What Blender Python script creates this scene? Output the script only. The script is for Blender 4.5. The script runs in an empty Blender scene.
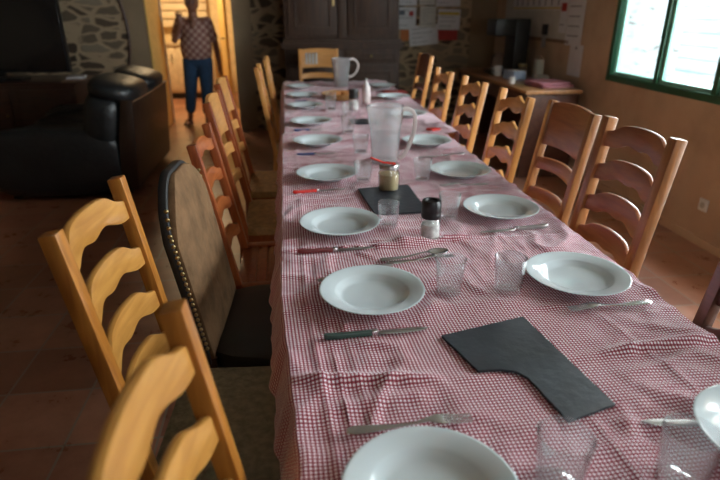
import bpy, bmesh, math, random
from mathutils import Vector, Matrix, noise
random.seed(7)
PI = math.pi
S = bpy.context.scene
COL = S.collection
R = math.radians

# ------------------------------------------------------------------ materials
def newmat(name):
    m = bpy.data.materials.new(name); m.use_nodes = True
    nt = m.node_tree; nt.nodes.clear()
    out = nt.nodes.new('ShaderNodeOutputMaterial')
    return m, nt, out
def N(nt, t, **kw):
    n = nt.nodes.new('ShaderNode' + t)
    for k, v in kw.items():
        if k.startswith('i_'):
            n.inputs[k[2:].replace('_', ' ')].default_value = v
        else: setattr(n, k, v)
    return n
def L(nt, a, b): nt.links.new(a, b)
def c4(c): return (c[0], c[1], c[2], 1)
def ramp(nt, fac, stops):
    r = N(nt, 'ValToRGB'); e = r.color_ramp.elements
    while len(e) < len(stops): e.new(0.5)
    for i, (p, c) in enumerate(stops): e[i].position = p; e[i].color = c4(c)
    L(nt, fac, r.inputs[0]); return r.outputs[0]
def principled(nt, out, rough=.5, metal=0, coat=0, spec=.5):
    p = N(nt, 'BsdfPrincipled'); L(nt, p.outputs[0], out.inputs[0])
    p.inputs['Roughness'].default_value = rough; p.inputs['Metallic'].default_value = metal
    p.inputs['Coat Weight'].default_value = coat; p.inputs['Specular IOR Level'].default_value = spec
    return p
def plain(name, col, rough=.5, metal=0, coat=0, var=.12, scale=12, bump=0, bscale=60, spec=.5, sheen=0):
    m, nt, out = newmat(name); p = principled(nt, out, rough, metal, coat, spec)
    tc = N(nt, 'TexCoord'); n = N(nt, 'TexNoise', i_Scale=scale, i_Detail=4.0); L(nt, tc.outputs['Object'], n.inputs['Vector'])
    a = tuple(x * (1 - var) for x in col); b = tuple(min(1, x * (1 + var)) for x in col)
    L(nt, ramp(nt, n.outputs[0], [(.3, a), (.7, b)]), p.inputs['Base Color'])
    if sheen: p.inputs['Sheen Weight'].default_value = sheen
    if bump:
        n2 = N(nt, 'TexNoise', i_Scale=bscale, i_Detail=5.0); L(nt, tc.outputs['Object'], n2.inputs['Vector'])
        b_ = N(nt, 'Bump', i_Strength=bump, i_Distance=.01); L(nt, n2.outputs[0], b_.inputs['Height']); L(nt, b_.outputs[0], p.inputs['Normal'])
    return m
def wood(name, dark, light, rough=.3, axis='Z', scale=9, coat=.3):
    m, nt, out = newmat(name); p = principled(nt, out, rough, 0, coat); p.inputs['Coat Roughness'].default_value = .18
    tc = N(nt, 'TexCoord'); mp = N(nt, 'Mapping'); L(nt, tc.outputs['Object'], mp.inputs[0])
    sc = {'X': (.6, 6, 6), 'Y': (6, .6, 6), 'Z': (6, 6, .6)}[axis]; mp.inputs['Scale'].default_value = sc
    n = N(nt, 'TexNoise', i_Scale=scale, i_Detail=6.0, i_Distortion=.6); L(nt, mp.outputs[0], n.inputs['Vector'])
    L(nt, ramp(nt, n.outputs[0], [(.32, dark), (.66, light)]), p.inputs['Base Color'])
    b_ = N(nt, 'Bump', i_Strength=.06, i_Distance=.01); L(nt, n.outputs[0], b_.inputs['Height']); L(nt, b_.outputs[0], p.inputs['Normal'])
    return m
def thin(name, tint=(1, 1, 1), gloss=1.0, haze=0, hazecol=(1, 1, 1), rough=.02, ior=1.45):
    """clear thin-walled glass or plastic: fresnel reflection over straight transmission"""
    m, nt, out = newmat(name)
    tr = N(nt, 'BsdfTransparent'); tr.inputs[0].default_value = c4(tint)
    gl = N(nt, 'BsdfGlossy', i_Roughness=rough); lw = N(nt, 'LayerWeight', i_Blend=.5)
    base = tr.outputs[0]
    if haze:
        df = N(nt, 'BsdfDiffuse'); df.inputs[0].default_value = c4(hazecol); tl = N(nt, 'BsdfTranslucent'); tl.inputs[0].default_value = c4(hazecol)
        a = N(nt, 'AddShader'); h = N(nt, 'MixShader', ); h.inputs[0].default_value = .5
        L(nt, df.outputs[0], h.inputs[1]); L(nt, tl.outputs[0], h.inputs[2])
        mx = N(nt, 'MixShader'); mx.inputs[0].default_value = haze; L(nt, base, mx.inputs[1]); L(nt, h.outputs[0], mx.inputs[2]); base = mx.outputs[0]
    r0 = ((ior - 1) / (ior + 1)) ** 2; mu = N(nt, 'Math', operation='MULTIPLY'); mu.inputs[1].default_value = gloss; L(nt, math_(nt, 'MULTIPLY_ADD', math_(nt, 'POWER', lw.outputs['Facing'], 3.0), 1 - r0, r0), mu.inputs[0])
    m2 = N(nt, 'MixShader'); L(nt, mu.outputs[0], m2.inputs[0]); L(nt, base, m2.inputs[1]); L(nt, gl.outputs[0], m2.inputs[2])
    L(nt, m2.outputs[0], out.inputs[0]); return m
def math_(nt, op, a, b=None, c=None):
    n = N(nt, 'Math', operation=op)
    for i, v in enumerate((a, b, c)):
        if v is None: continue
        if isinstance(v, (int, float)): n.inputs[i].default_value = v
        else: L(nt, v, n.inputs[i])
    return n.outputs[0]

def gingham():
    m, nt, out = newmat('gingham cotton'); p = principled(nt, out, .8, 0, 0, .35)
    p.inputs['Sheen Weight'].default_value = .4; p.inputs['Sheen Roughness'].default_value = .4; p.inputs['Sheen Tint'].default_value = (.9, .93, 1, 1)
    uv = N(nt, 'UVMap'); sp = N(nt, 'SeparateXYZ'); L(nt, uv.outputs[0], sp.inputs[0])
    P = .0080; st = []
    for ax in (0, 1):
        f = math_(nt, 'FRACT', math_(nt, 'DIVIDE', sp.outputs[ax], P))
        st.append(math_(nt, 'GREATER_THAN', f, .5))
    s = math_(nt, 'MULTIPLY', math_(nt, 'ADD', st[0], st[1]), .5)
    n = N(nt, 'TexNoise', i_Scale=3.0, i_Detail=4.0); L(nt, uv.outputs[0], n.inputs['Vector'])
    s2 = math_(nt, 'ADD', s, math_(nt, 'MULTIPLY', math_(nt, 'SUBTRACT', n.outputs[0], .5), .12))
    L(nt, ramp(nt, s2, [(.05, (.97, .94, .98)), (.5, (.44, .085, .125)), (.95, (.17, .010, .018))]), p.inputs['Base Color'])
    return m

def tiles():
    m, nt, out = newmat('terracotta tiles'); p = principled(nt, out, .3, 0, .5, .5); p.inputs['Coat Roughness'].default_value = .28
    tc = N(nt, 'TexCoord'); mp = N(nt, 'Mapping'); L(nt, tc.outputs['Object'], mp.inputs[0]); mp.inputs['Location'].default_value = (1.173, -1.64, 0)
    sp = N(nt, 'SeparateXYZ'); L(nt, mp.outputs[0], sp.inputs[0])
    ux = math_(nt, 'DIVIDE', sp.outputs[0], .325); uy = math_(nt, 'DIVIDE', sp.outputs[1], .322)
    def edge(u):
        f = math_(nt, 'FRACT', u); return math_(nt, 'MINIMUM', f, math_(nt, 'SUBTRACT', 1.0, f))
    e = math_(nt, 'MINIMUM', edge(ux), edge(uy)); g = math_(nt, 'LESS_THAN', e, .014)
    cx = N(nt, 'CombineXYZ'); L(nt, math_(nt, 'FLOOR', ux), cx.inputs[0]); L(nt, math_(nt, 'FLOOR', uy), cx.inputs[1])
    wn = N(nt, 'TexWhiteNoise', noise_dimensions='2D'); L(nt, cx.outputs[0], wn.inputs[0])
    n = N(nt, 'TexNoise', i_Scale=7.0, i_Detail=8.0, i_Roughness=.65); L(nt, tc.outputs['Object'], n.inputs['Vector'])
    f = math_(nt, 'ADD', math_(nt, 'MULTIPLY', wn.outputs[0], .35), math_(nt, 'MULTIPLY', n.outputs[0], .8))
    col = ramp(nt, f, [(.2, (.16, .054, .026)), (.55, (.29, .108, .055)), (.85, (.42, .19, .11))])
    mx = N(nt, 'MixRGB'); L(nt, g, mx.inputs[0]); L(nt, col, mx.inputs[1]); mx.inputs[2].default_value = (.26, .20, .15, 1)
    L(nt, mx.outputs[0], p.inputs['Base Color'])
    L(nt, math_(nt, 'MULTIPLY_ADD', n.outputs[0], .35, .14), p.inputs['Roughness'])
    h = math_(nt, 'SUBTRACT', math_(nt, 'MULTIPLY', n.outputs[0], .25), math_(nt, 'MULTIPLY', g, .6))
    b = N(nt, 'Bump', i_Strength=.5, i_Distance=.006); L(nt, h, b.inputs['Height']); L(nt, b.outputs[0], p.inputs['Normal'])
    return m

def plaster(name, col, patch=None):
    """lime plaster; optional rubble stone where patch(x,z) masks say so"""
    m, nt, out = newmat(name); p = principled(nt, out, .85, 0, 0, .25)
    tc = N(nt, 'TexCoord'); n = N(nt, 'TexNoise', i_Scale=2.2, i_Detail=7.0, i_Roughness=.6); L(nt, tc.outputs['Object'], n.inputs['Vector'])
    n2 = N(nt, 'TexNoise', i_Scale=30.0, i_Detail=5.0); L(nt, tc.outputs['Object'], n2.inputs['Vector'])
    col1 = ramp(nt, n.outputs[0], [(.3, tuple(c * .78 for c in col)), (.52, col), (.75, tuple(min(1, c * 1.15) for c in col))])
    h1 = math_(nt, 'ADD', n.outputs[0], math_(nt, 'MULTIPLY', n2.outputs[0], .25))
    if patch:
        nd = N(nt, 'TexNoise', i_Scale=4.0, i_Detail=2.0); L(nt, tc.outputs['Object'], nd.inputs['Vector'])
        vm = N(nt, 'VectorMath', operation='MULTIPLY_ADD'); L(nt, nd.outputs['Color'], vm.inputs[0]); vm.inputs[1].default_value = (.12, 0, .10); L(nt, tc.outputs['Object'], vm.inputs[2])
        mp = N(nt, 'Mapping'); mp.inputs['Scale'].default_value = (4.4, .01, 10.5); L(nt, vm.outputs[0], mp.inputs[0])
        v1 = N(nt, 'TexVoronoi', feature='DISTANCE_TO_EDGE', i_Scale=1.0, i_Randomness=.85); v2 = N(nt, 'TexVoronoi', i_Scale=1.0, i_Randomness=.85)
        for v in (v1, v2): L(nt, mp.outputs[0], v.inputs['Vector'])
        sep = N(nt, 'SeparateXYZ'); L(nt, v2.outputs['Color'], sep.inputs[0])
        edge = math_(nt, 'ADD', v1.outputs[0], math_(nt, 'MULTIPLY', math_(nt, 'SUBTRACT', n2.outputs[0], .5), .12))
        stone = ramp(nt, sep.outputs[0], [(0, (.045, .030, .020)), (.45, (.10, .070, .045)), (.8, (.17, .13, .085)), (1, (.24, .19, .13))])
        ms = N(nt, 'MapRange'); L(nt, edge, ms.inputs[0]); ms.inputs[1].default_value = .07; ms.inputs[2].default_value = .15
        mm = N(nt, 'MixRGB'); L(nt, ms.outputs[0], mm.inputs[0]); mm.inputs[1].default_value = (.36, .26, .16, 1); L(nt, stone, mm.inputs[2])
        sp = N(nt, 'SeparateXYZ'); L(nt, tc.outputs['Object'], sp.inputs[0])
        mask = patch(nt, sp.outputs[0], sp.outputs[2])
        mx = N(nt, 'MixRGB'); L(nt, mask, mx.inputs[0]); L(nt, col1, mx.inputs[1]); L(nt, mm.outputs[0], mx.inputs[2]); col1 = mx.outputs[0]
        hh = math_(nt, 'MULTIPLY', math_(nt, 'MULTIPLY', ms.outputs[0], 2.2), mask); h1 = math_(nt, 'ADD', h1, hh)
    L(nt, col1, p.inputs['Base Color'])
    b = N(nt, 'Bump', i_Strength=.35, i_Distance=.02); L(nt, h1, b.inputs['Height']); L(nt, b.outputs[0], p.inputs['Normal'])
    return m
def far_patch(nt, x, z):
    right = math_(nt, 'MULTIPLY', math_(nt, 'GREATER_THAN', x, -.38), math_(nt, 'LESS_THAN', x, 2.3))
    dx = math_(nt, 'DIVIDE', math_(nt, 'ADD', x, 2.93), 1.13); dz = math_(nt, 'DIVIDE', math_(nt, 'SUBTRACT', z, 1.17), 1.2)
    el = math_(nt, 'LESS_THAN', math_(nt, 'ADD', math_(nt, 'POWER', math_(nt, 'ABSOLUTE', dx), 2.0), math_(nt, 'POWER', math_(nt, 'ABSOLUTE', dz), 2.0)), 1.0)
    return math_(nt, 'MAXIMUM', right, el)

M = {}
M['cloth'] = gingham()
M['tile'] = tiles()
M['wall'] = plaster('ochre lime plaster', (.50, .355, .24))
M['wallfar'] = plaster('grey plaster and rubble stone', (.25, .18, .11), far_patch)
M['ceil'] = plaster('off white ceiling', (.55, .5, .43))
M['china'] = plain('glazed white china', (.67, .75, .78), .12, 0, .4, .01)
M['slate'] = plain('black slate', (.024, .031, .040), .42, 0, 0, .35, 9, .16, 45, .5)
M['honey'] = wood('honey varnished beech', (.30, .105, .016), (.47, .185, .030), .28)
M['honeyrail'] = wood('honey varnished beech crosswise', (.42, .18, .035), (.56, .27, .062), .28, 'Y')
M['red'] = wood('reddish varnished wood', (.22, .045, .012), (.36, .09, .025), .28)
M['redrail'] = wood('reddish varnished wood crosswise', (.26, .06, .015), (.42, .12, .03), .28, 'Y')
M['brown'] = wood('brown varnished oak', (.21, .080, .024), (.35, .14, .043), .3)
M['brownrail'] = wood('brown varnished oak crosswise', (.22, .07, .028), (.34, .12, .045), .3, 'Y')
M['orange'] = wood('orange varnished pine', (.46, .19, .045), (.62, .29, .08), .3)
M['orangerail'] = wood('orange varnished pine crosswise', (.46, .20, .055), (.62, .30, .09), .3, 'Y')
M['darkrail'] = wood('dark red panel wood', (.10, .022, .010), (.17, .04, .016), .3, 'Y')
M['hutch'] = wood('old dark walnut', (.028, .012, .005), (.066, .028, .012), .6, 'Z', 6, 0)
M['console'] = wood('dark mahogany', (.030, .010, .006), (.065, .022, .012), .4, 'X', 6)
M['shelf'] = wood('worn brown shelf wood', (.14, .08, .045), (.24, .14, .08), .4, 'X', 6)
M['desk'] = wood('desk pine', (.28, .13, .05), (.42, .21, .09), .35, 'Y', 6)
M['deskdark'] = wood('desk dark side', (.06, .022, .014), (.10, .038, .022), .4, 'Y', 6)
M['straw'] = plain('woven straw', (.42, .23, .08), .7, 0, 0, .3, 40, .6, 90)
M['seatcloth'] = plain('olive brocade seat cloth', (.22, .19, .12), .75, 0, 0, .25, 45, .4, 70, .3)
M['suede'] = plain('brown suede', (.15, .085, .043), .9, 0, 0, .3, 14, .5, 40, .1)
M['blackseat'] = plain('black leather seat', (.012, .011, .010), .45, 0, 0, .2)
M['leather'] = plain('black leather', (.010, .011, .012), .42, 0, 0, .25, 8, .5, 25, .6)
M['leatherback'] = plain('black leather with brown reflection', (.030, .014, .008), .38, 0, 0, .3, 5, .4, 18)  # reddish brown reflection on the sofa rear is put into the colour
M['brass'] = plain('dull brass', (.45, .33, .15), .35, 1)
M['steel'] = plain('stainless steel', (.62, .62, .62), .22, 1, 0, .05)
M['steelworn'] = plain('worn steel', (.42, .40, .38), .35, 1, 0, .1)
M['greenh'] = plain('green knife handle', (.035, .075, .06), .35)
M['redh'] = plain('dark red knife handle', (.16, .025, .025), .35)
M['brightred'] = plain('bright red plastic', (.65, .03, .02), .3)
M['blueh'] = plain('blue knife handle', (.03, .06, .2), .35)
M['glass'] = thin('clear tumbler glass', (.975, .985, .985), 1.5, .05, (.9, .93, .97), .03)
M['pane'] = thin('window pane', (.98, 1, 1), .6)
M['jug'] = thin('cloudy plastic jug', (.97, .97, .97), 1.4, .23, (.93, .94, .97), .08)
M['water'] = thin('water', (.95, .97, .97), .8, .07, (.85, .87, .9), .03, 1.33)
M['handle'] = plain('pinkish white plastic', (.75, .66, .64), .35)
M['black'] = plain('black plastic', (.008, .008, .009), .35)
M['screen'] = plain('black glass screen', (.010, .009, .009), .16, 0, .2, .05)
M['mustard'] = plain('mustard paste', (.52, .38, .16), .5)
M['salt'] = plain('salt and pepper grains', (.62, .60, .57), .8, 0, 0, .3, 60)
M['green'] = plain('green painted window frame', (.018, .095, .045), .4)
M['greenlit'] = plain('green frame paint in lit tone', (.20, .42, .33), .5)  # lighter copy of the frame green, with the daylight put into the colour
M['paper'] = plain('white paper', (.62, .62, .64), .8, 0, 0, .05)
M['paper2'] = plain('cream paper', (.50, .48, .43), .8, 0, 0, .08)
M['ink'] = plain('grey print', (.10, .11, .14), .8)
M['redprint'] = plain('red print', (.35, .03, .025), .7)
M['yellowp'] = plain('yellow print', (.55, .40, .06), .7)
M['orangep'] = plain('orange card', (.42, .13, .03), .7)
M['pinkp'] = plain('pink cloth', (.42, .17, .20), .8)
M['bluebox'] = plain('pale blue box', (.35, .45, .62), .4)
M['white'] = plain('white enamel', (.7, .7, .68), .4)
M['kwall'] = plain('warm white kitchen wall', (.72, .55, .30), .8)
M['kcab'] = plain('cream kitchen cabinet', (.62, .50, .32), .5)
M['ktop'] = plain('kitchen worktop', (.40, .30, .18), .4)
M['doorpaint'] = plain('yellow painted door', (.66, .44, .14), .5)
M['skin'] = plain('skin with backlit shade', (.20, .085, .05), .55, 0, 0, .06)  # dark tone: the backlit shade on her is put into the colour
M['hair'] = plain('short grey hair', (.10, .085, .075), .7, 0, 0, .3, 60)
M['jeans'] = plain('blue denim', (.018, .055, .12), .85, 0, 0, .2, 30)
M['sandal'] = plain('brown leather sandal', (.10, .03, .02), .5)
M['bread'] = plain('bread crust', (.52, .20, .05), .7, 0, 0, .3, 30, .4)
M['led'] = None
m, nt, out = newmat('red standby light'); e = N(nt, 'Emission', i_Strength=3.0); e.inputs[0].default_value = (1, .05, .02, 1); L(nt, e.outputs[0], out.inputs[0]); M['led'] = m
# shirt: diagonal check
m, nt, out = newmat('checked shirt cotton'); p = principled(nt, out, .85, 0, 0, .2)
tc = N(nt, 'TexCoord'); sp = N(nt, 'SeparateXYZ'); L(nt, tc.outputs['Object'], sp.inputs[0])
a = math_(nt, 'FRACT', math_(nt, 'MULTIPLY', math_(nt, 'ADD', sp.outputs[0], sp.outputs[2]), 11)); b = math_(nt, 'FRACT', math_(nt, 'MULTIPLY', math_(nt, 'SUBTRACT', sp.outputs[0], sp.outputs[2]), 11))
s = math_(nt, 'MULTIPLY', math_(nt, 'ADD', math_(nt, 'GREATER_THAN', a, .55), math_(nt, 'GREATER_THAN', b, .55)), .5)
L(nt, ramp(nt, s, [(0, (.20, .09, .075)), (.5, (.30, .17, .14)), (1, (.42, .30, .25))]), p.inputs['Base Color']); M['shirt'] = m
# outside: pale rubble wall and pale blue boards
m, nt, out = newmat('whitewashed rubble wall'); p = principled(nt, out, .9)
tc = N(nt, 'TexCoord'); mp = N(nt, 'Mapping'); mp.inputs['Scale'].default_value = (6, .01, 12); L(nt, tc.outputs['Object'], mp.inputs[0])
n = N(nt, 'TexNoise', i_Scale=1.3, i_Detail=4.0, i_Roughness=.6); L(nt, mp.outputs[0], n.inputs['Vector'])
L(nt, ramp(nt, n.outputs[0], [(.36, (.08, .068, .06)), (.42, (.20, .208, .212)), (.6, (.25, .262, .266))]), p.inputs['Base Color']); M['outwall'] = m
m, nt, out = newmat('pale blue boards'); p = principled(nt, out, .7)
tc = N(nt, 'TexCoord'); n = N(nt, 'TexNoise', i_Scale=2.0, i_Detail=5.0); L(nt, tc.outputs['Object'], n.inputs['Vector'])
L(nt, ramp(nt, n.outputs[0], [(.35, (.07, .105, .115)), (.6, (.11, .126, .13))]), p.inputs['Base Color']); M['boards'] = m
M['gravel'] = plain('grey gravel yard', (.30, .30, .29), .9, 0, 0, .3, 20)

# ------------------------------------------------------------------ mesh helpers
def box(bm, x0, x1, y0, y1, z0, z1):
    v = [bm.verts.new((x, y, z)) for x in (x0, x1) for y in (y0, y1) for z in (z0, z1)]
    for f in ((0, 1, 3, 2), (4, 6, 7, 5), (0, 4, 5, 1), (2, 3, 7, 6), (0, 2, 6, 4), (1, 5, 7, 3)): bm.faces.new([v[i] for i in f])
def bar(bm, pts, w, d, wdir=(0, 1, 0), taper=None):
    """rectangular section swept along pts; w along wdir, d across"""
    rings = []; wd = Vector(wdir).normalized(); pts = [Vector(p) for p in pts]
    for i, p in enumerate(pts):
        t = (pts[min(i + 1, len(pts) - 1)] - pts[max(i - 1, 0)]).normalized(); n = t.cross(wd).normalized()
        k = taper[i] if taper else 1
        rings.append([bm.verts.new(p + wd * (sx * w / 2 * k) + n * (sy * d / 2 * k)) for sx, sy in ((-1, -1), (1, -1), (1, 1), (-1, 1))])
    for a, b in zip(rings, rings[1:]):
        for j in range(4): bm.faces.new((a[j], a[(j + 1) % 4], b[(j + 1) % 4], b[j]))
    bm.faces.new(rings[0][::-1]); bm.faces.new(rings[-1])
def tube(bm, pts, r, seg=10):
    pts = [Vector(p) for p in pts]; rings = []; up = Vector((0, 0, 1))
    rr = r if isinstance(r, (list, tuple)) else [r] * len(pts)
    for i, p in enumerate(pts):
        t = (pts[min(i + 1, len(pts) - 1)] - pts[max(i - 1, 0)]).normalized()
        a = t.cross(up if abs(t.z) < .9 else Vector((1, 0, 0))).normalized(); b = t.cross(a)
        rings.append([bm.verts.new(p + (a * math.cos(2 * PI * j / seg) + b * math.sin(2 * PI * j / seg)) * rr[i]) for j in range(seg)])
    for a, b in zip(rings, rings[1:]):
        for j in range(seg): bm.faces.new((a[j], a[(j + 1) % seg], b[(j + 1) % seg], b[j]))
    bm.faces.new(rings[0][::-1]); bm.faces.new(rings[-1])
def lathe(bm, prof, seg=32, c=(0, 0, 0), flute=None):
    rings = []
    for r, z in prof:
        if r < 1e-5: rings.append([bm.verts.new((c[0], c[1], c[2] + z))])
        else:
            rings.append([bm.verts.new((c[0] + r * (1 + (flute(z) * math.cos(PI * j) if flute else 0)) * math.cos(2 * PI * j / seg), c[1] + r * (1 + (flute(z) * math.cos(PI * j) if flute else 0)) * math.sin(2 * PI * j / seg), c[2] + z)) for j in range(seg)])
    for a, b in zip(rings, rings[1:]):
        for j in range(seg):
            k = (j + 1) % seg
            if len(a) == 1 and len(b) == 1: break
            if len(a) == 1: bm.faces.new((a[0], b[k], b[j]))
            elif len(b) == 1: bm.faces.new((a[j], a[k], b[0]))
            else: bm.faces.new((a[j], a[k], b[k], b[j]))
def prism(bm, poly, z0, z1, M_=None):
    a = [bm.verts.new((x, y, z0)) for x, y in poly]; b = [bm.verts.new((x, y, z1)) for x, y in poly]; n = len(poly)
    bm.faces.new(a[::-1]); bm.faces.new(b)
    for i in range(n): bm.faces.new((a[i], a[(i + 1) % n], b[(i + 1) % n], b[i]))
    if M_ is not None: bmesh.ops.transform(bm, matrix=M_, verts=a + b)
def ellipsoid(bm, c, r, seg=24, rings=14, rot=None):
    mt = Matrix.Translation(c) @ (rot.to_4x4() if rot else Matrix.Identity(4)) @ Matrix.Diagonal((r[0], r[1], r[2], 1))
    bmesh.ops.create_uvsphere(bm, u_segments=seg, v_segments=rings, radius=1, matrix=mt)
def superbox(bm, c, r, n=4, seg=28, rings=18, rot=None):
    """soft cushion: superellipsoid"""
    vs = bmesh.ops.create_uvsphere(bm, u_segments=seg, v_segments=rings, radius=1)['verts']
    for v in vs:
        x, y, z = v.co; k = (abs(x) ** n + abs(y) ** n + abs(z) ** n) ** (-1 / n)
        q = Vector((x * k * r[0], y * k * r[1], z * k * r[2])); v.co = (rot @ q if rot else q) + Vector(c)
def obj(name, bm, mat, parent=None, bevel=0, smooth=False, loc=None, rot=None, seg=2):
    bmesh.ops.recalc_face_normals(bm, faces=bm.faces)
    if bevel:
        es = [e for e in bm.edges if len(e.link_faces) == 2 and e.calc_face_angle(0) > R(32)]
        bmesh.ops.bevel(bm, geom=es, offset=bevel, segments=seg, profile=.6, affect='EDGES', clamp_overlap=True)
    me = bpy.data.meshes.new(name); bm.to_mesh(me); bm.free()
    me.materials.append(M[mat] if isinstance(mat, str) else mat)
    if smooth or bevel:
        for f in me.polygons: f.use_smooth = True
        me.set_sharp_from_angle(angle=R(40))
    o = bpy.data.objects.new(name, me); COL.objects.link(o)
    if parent is not None: o.parent = parent
    if loc is not None: o.location = loc
    if rot is not None: o.rotation_euler = rot
    return o
def BM(): return bmesh.new()
def bx(*a):
    bm = BM(); box(bm, *a); return bm
def tag(o, label, cat, group=None):
    o['label'] = label; o['category'] = cat
    if group: o['group'] = group
    return o
def thing(name, label, cat, loc=(0, 0, 0), rz=0, group=None):
    o = bpy.data.objects.new(name, None); COL.objects.link(o); o.location = loc; o.rotation_euler = (0, 0, rz)
    return tag(o, label, cat, group)
def struct(o): o['kind'] = 'structure'; return o
def dup(root, loc, rz=0, label=None):
    r = root.copy(); COL.objects.link(r); r.location = loc; r.rotation_euler = (0, 0, rz)
    if label: r['label'] = label
    for ch in list(root.children):
        c = ch.copy(); COL.objects.link(c); c.parent = r
        for g in list(ch.children):
            d = g.copy(); COL.objects.link(d); d.parent = c
    return r

# ------------------------------------------------------------------ room shell
XR, YF = 2.63, 7.10
struct(obj('floor', bx(-4.2, XR, -2.2, 11.2, -.1, 0), 'tile'))
struct(obj('ceiling', bx(-4.2, XR, -2.2, YF + .75, 2.55, 2.7), 'ceil'))
# right wall with two openings
W1 = (1.96, 4.44, .885, 2.36); W2 = (.2, 1.85, .03, 2.4); W3 = (.9, 1.7, 1.1, 1.9)
bm = BM(); T = .60
box(bm, XR, XR + T, W1[1], YF + .75, 0, 2.7); box(bm, XR, XR + T, W2[1], W1[0], 0, 2.7); box(bm, XR, XR + T, -2.2, W2[0], 0, 2.7)
for w in (W1, W2): box(bm, XR, XR + T, w[0], w[1], 0, w[2]); box(bm, XR, XR + T, w[0], w[1], w[3], 2.7)
struct(obj('wall_right', bm, 'wall'))
bm = BM(); box(bm, -4.2, -1.57, YF, YF + .75, 0, 2.7); box(bm, -.60, XR, YF, YF + .75, 0, 2.7); box(bm, -1.57, -.60, YF, YF + .75, 2.08, 2.7)
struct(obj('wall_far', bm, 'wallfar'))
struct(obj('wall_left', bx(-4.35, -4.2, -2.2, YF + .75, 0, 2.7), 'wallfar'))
bm = BM(); box(bm, -4.35, W3[0], -2.5, -2.2, 0, 2.7); box(bm, W3[1], XR + T, -2.5, -2.2, 0, 2.7); box(bm, W3[0], W3[1], -2.5, -2.2, 0, W3[2]); box(bm, W3[0], W3[1], -2.5, -2.2, W3[3], 2.7)
struct(obj('wall_near', bm, 'wall'))
# dark rim that follows the curve of the bare stone
bm = BM(); pts = [(-2.93 + 1.14 * math.cos(t), YF - .006, 1.17 + 1.21 * math.sin(t)) for t in [R(-60 + 4 * i) for i in range(31)]]
tube(bm, pts, .014, 8); struct(obj('trim_1', bm, 'console', smooth=True))
# yellow reveal boards in the doorway; kitchen light is put into the yellow
bm = BM(); box(bm, -1.572, -1.560, YF - .01, YF + .76, 0, 2.08); struct(obj('trim_2', bm, 'doorpaint'))
bm = BM(); box(bm, -1.60, -1.545, YF + .752, YF + .80, 0, 2.08); struct(obj('trim_3', bm, 'white'))  # white strip paints the lit edge of the door frame
bm = BM(); box(bm, XR - .012, XR - .001, W2[1] + .1, W1[0] + 5, 0, .055); struct(obj('baseboard_right', bm, 'wall'))

def window(name, w, n, near=False):
    y0, y1, z0, z1 = w
    t = bpy.data.objects.new(name, None); COL.objects.link(t); t.location = (XR, y0, z0); struct(t)
    if near: t.location = (y1, -2.35, z0); t.rotation_euler = (0, 0, PI / 2); t.location = (y1, -2.36, z0)
    h = z1 - z0; W = y1 - y0; bm = BM()
    for a in (0, 1): box(bm, .0, .07, a * (W - .05), a * (W - .05) + .05, 0, h)
    for a in (0, 1): box(bm, .0, .07, .05, W - .05, a * (h - .05), a * (h - .05) + .05)
    obj('window_frame', bm, 'green', t, .004)
    cw = (W - .1) / n
    for i in range(n):
        a = .05 + i * cw; b = a + cw
        if i: obj('mullion', bx(.0, .06, a - .022, a + .022, .05, h - .05), 'green', t, .004)
        bm = BM()
        for (p, q, r, s) in ((a + .022, a + .05, .05, h - .05), (b - .05, b - .022, .05, h - .05), (a + .05, b - .05, .05, .078), (a + .05, b - .05, h - .078, h - .05)):
            box(bm, .022, .058, p, q, r, s)
        obj('sash', bm, 'greenlit', t, .003)
        obj('pane', bx(.038, .042, a + .05, b - .05, .078, h - .078), 'pane', t)
    obj('sill', bx(.07, T if not near else .12, 0, W, -.0, .02), 'greenlit', t)
window('window_1', W1, 4); window('window_2', W2, 3); window('added_fill_window', W3, 3, True)  # the near wall window is added behind the camera as fill light

# kitchen beyond the doorway
struct(obj('wall_kitchen_back', bx(-4.2, 1.5, 10.6, 10.75, 0, 2.7), 'kwall'))
struct(obj('wall_kitchen_left', bx(-3.6, -3.45, YF + .75, 10.6, 0, 2.7), 'kwall'))
struct(obj('wall_kitchen_right', bx(-.05, .1, YF + .75, 10.6, 0, 2.7), 'kwall'))
struct(obj('ceiling.001', bx(-3.6, .1, YF + .75, 10.75, 2.55, 2.7), 'kwall'))
k = thing('kitchen_cabinet', 'cream kitchen base cabinet seen through the doorway behind the woman', 'cabinet', (-2.1, 10.3, 0))
obj('body', bx(-.9, .9, -.28, .28, .1, .86), 'kcab', k, .004); obj('worktop', bx(-.92, .92, -.31, .28, .86, .90), 'ktop', k, .004); obj('plinth', bx(-.88, .88, -.22, .2, 0, .1), 'black', k)
for i in range(3):
    d = obj('door', bx(-.88 + i * .59, -.32 + i * .59, -.30, -.28, .14, .83), 'kcab', k, .005); obj('handle', bx(-.38 + i * .59, -.36 + i * .59, -.325, -.30, .6, .74), 'steel', d)
k = thing('wall_rack', 'white slatted wall rack above the kitchen counter', 'rack', (-2.1, 10.5, 1.15))
for i in range(5): obj('slat', bx(-.8, .8, -.02, .02, i * .13, i * .13 + .11), 'kcab', k, .003)
for x in (-.7, .7): obj('upright', bx(x - .02, x + .02, .02, .05, -.02, .64), 'kcab', k)
k = thing('kitchen_door', 'yellow painted door standing open at the right of the kitchen', 'door', (-.93, 9.3, 0), R(12))
obj('leaf', bx(-.02, .02, -.40, .40, 0.01, 2.03), 'doorpaint', k, .004); h = BM(); tube(h, [(-.02, -.33, 1.02), (-.07, -.33, 1.02), (-.07, -.22, 1.02)], .009); obj('handle', h, 'black', k)

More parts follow.
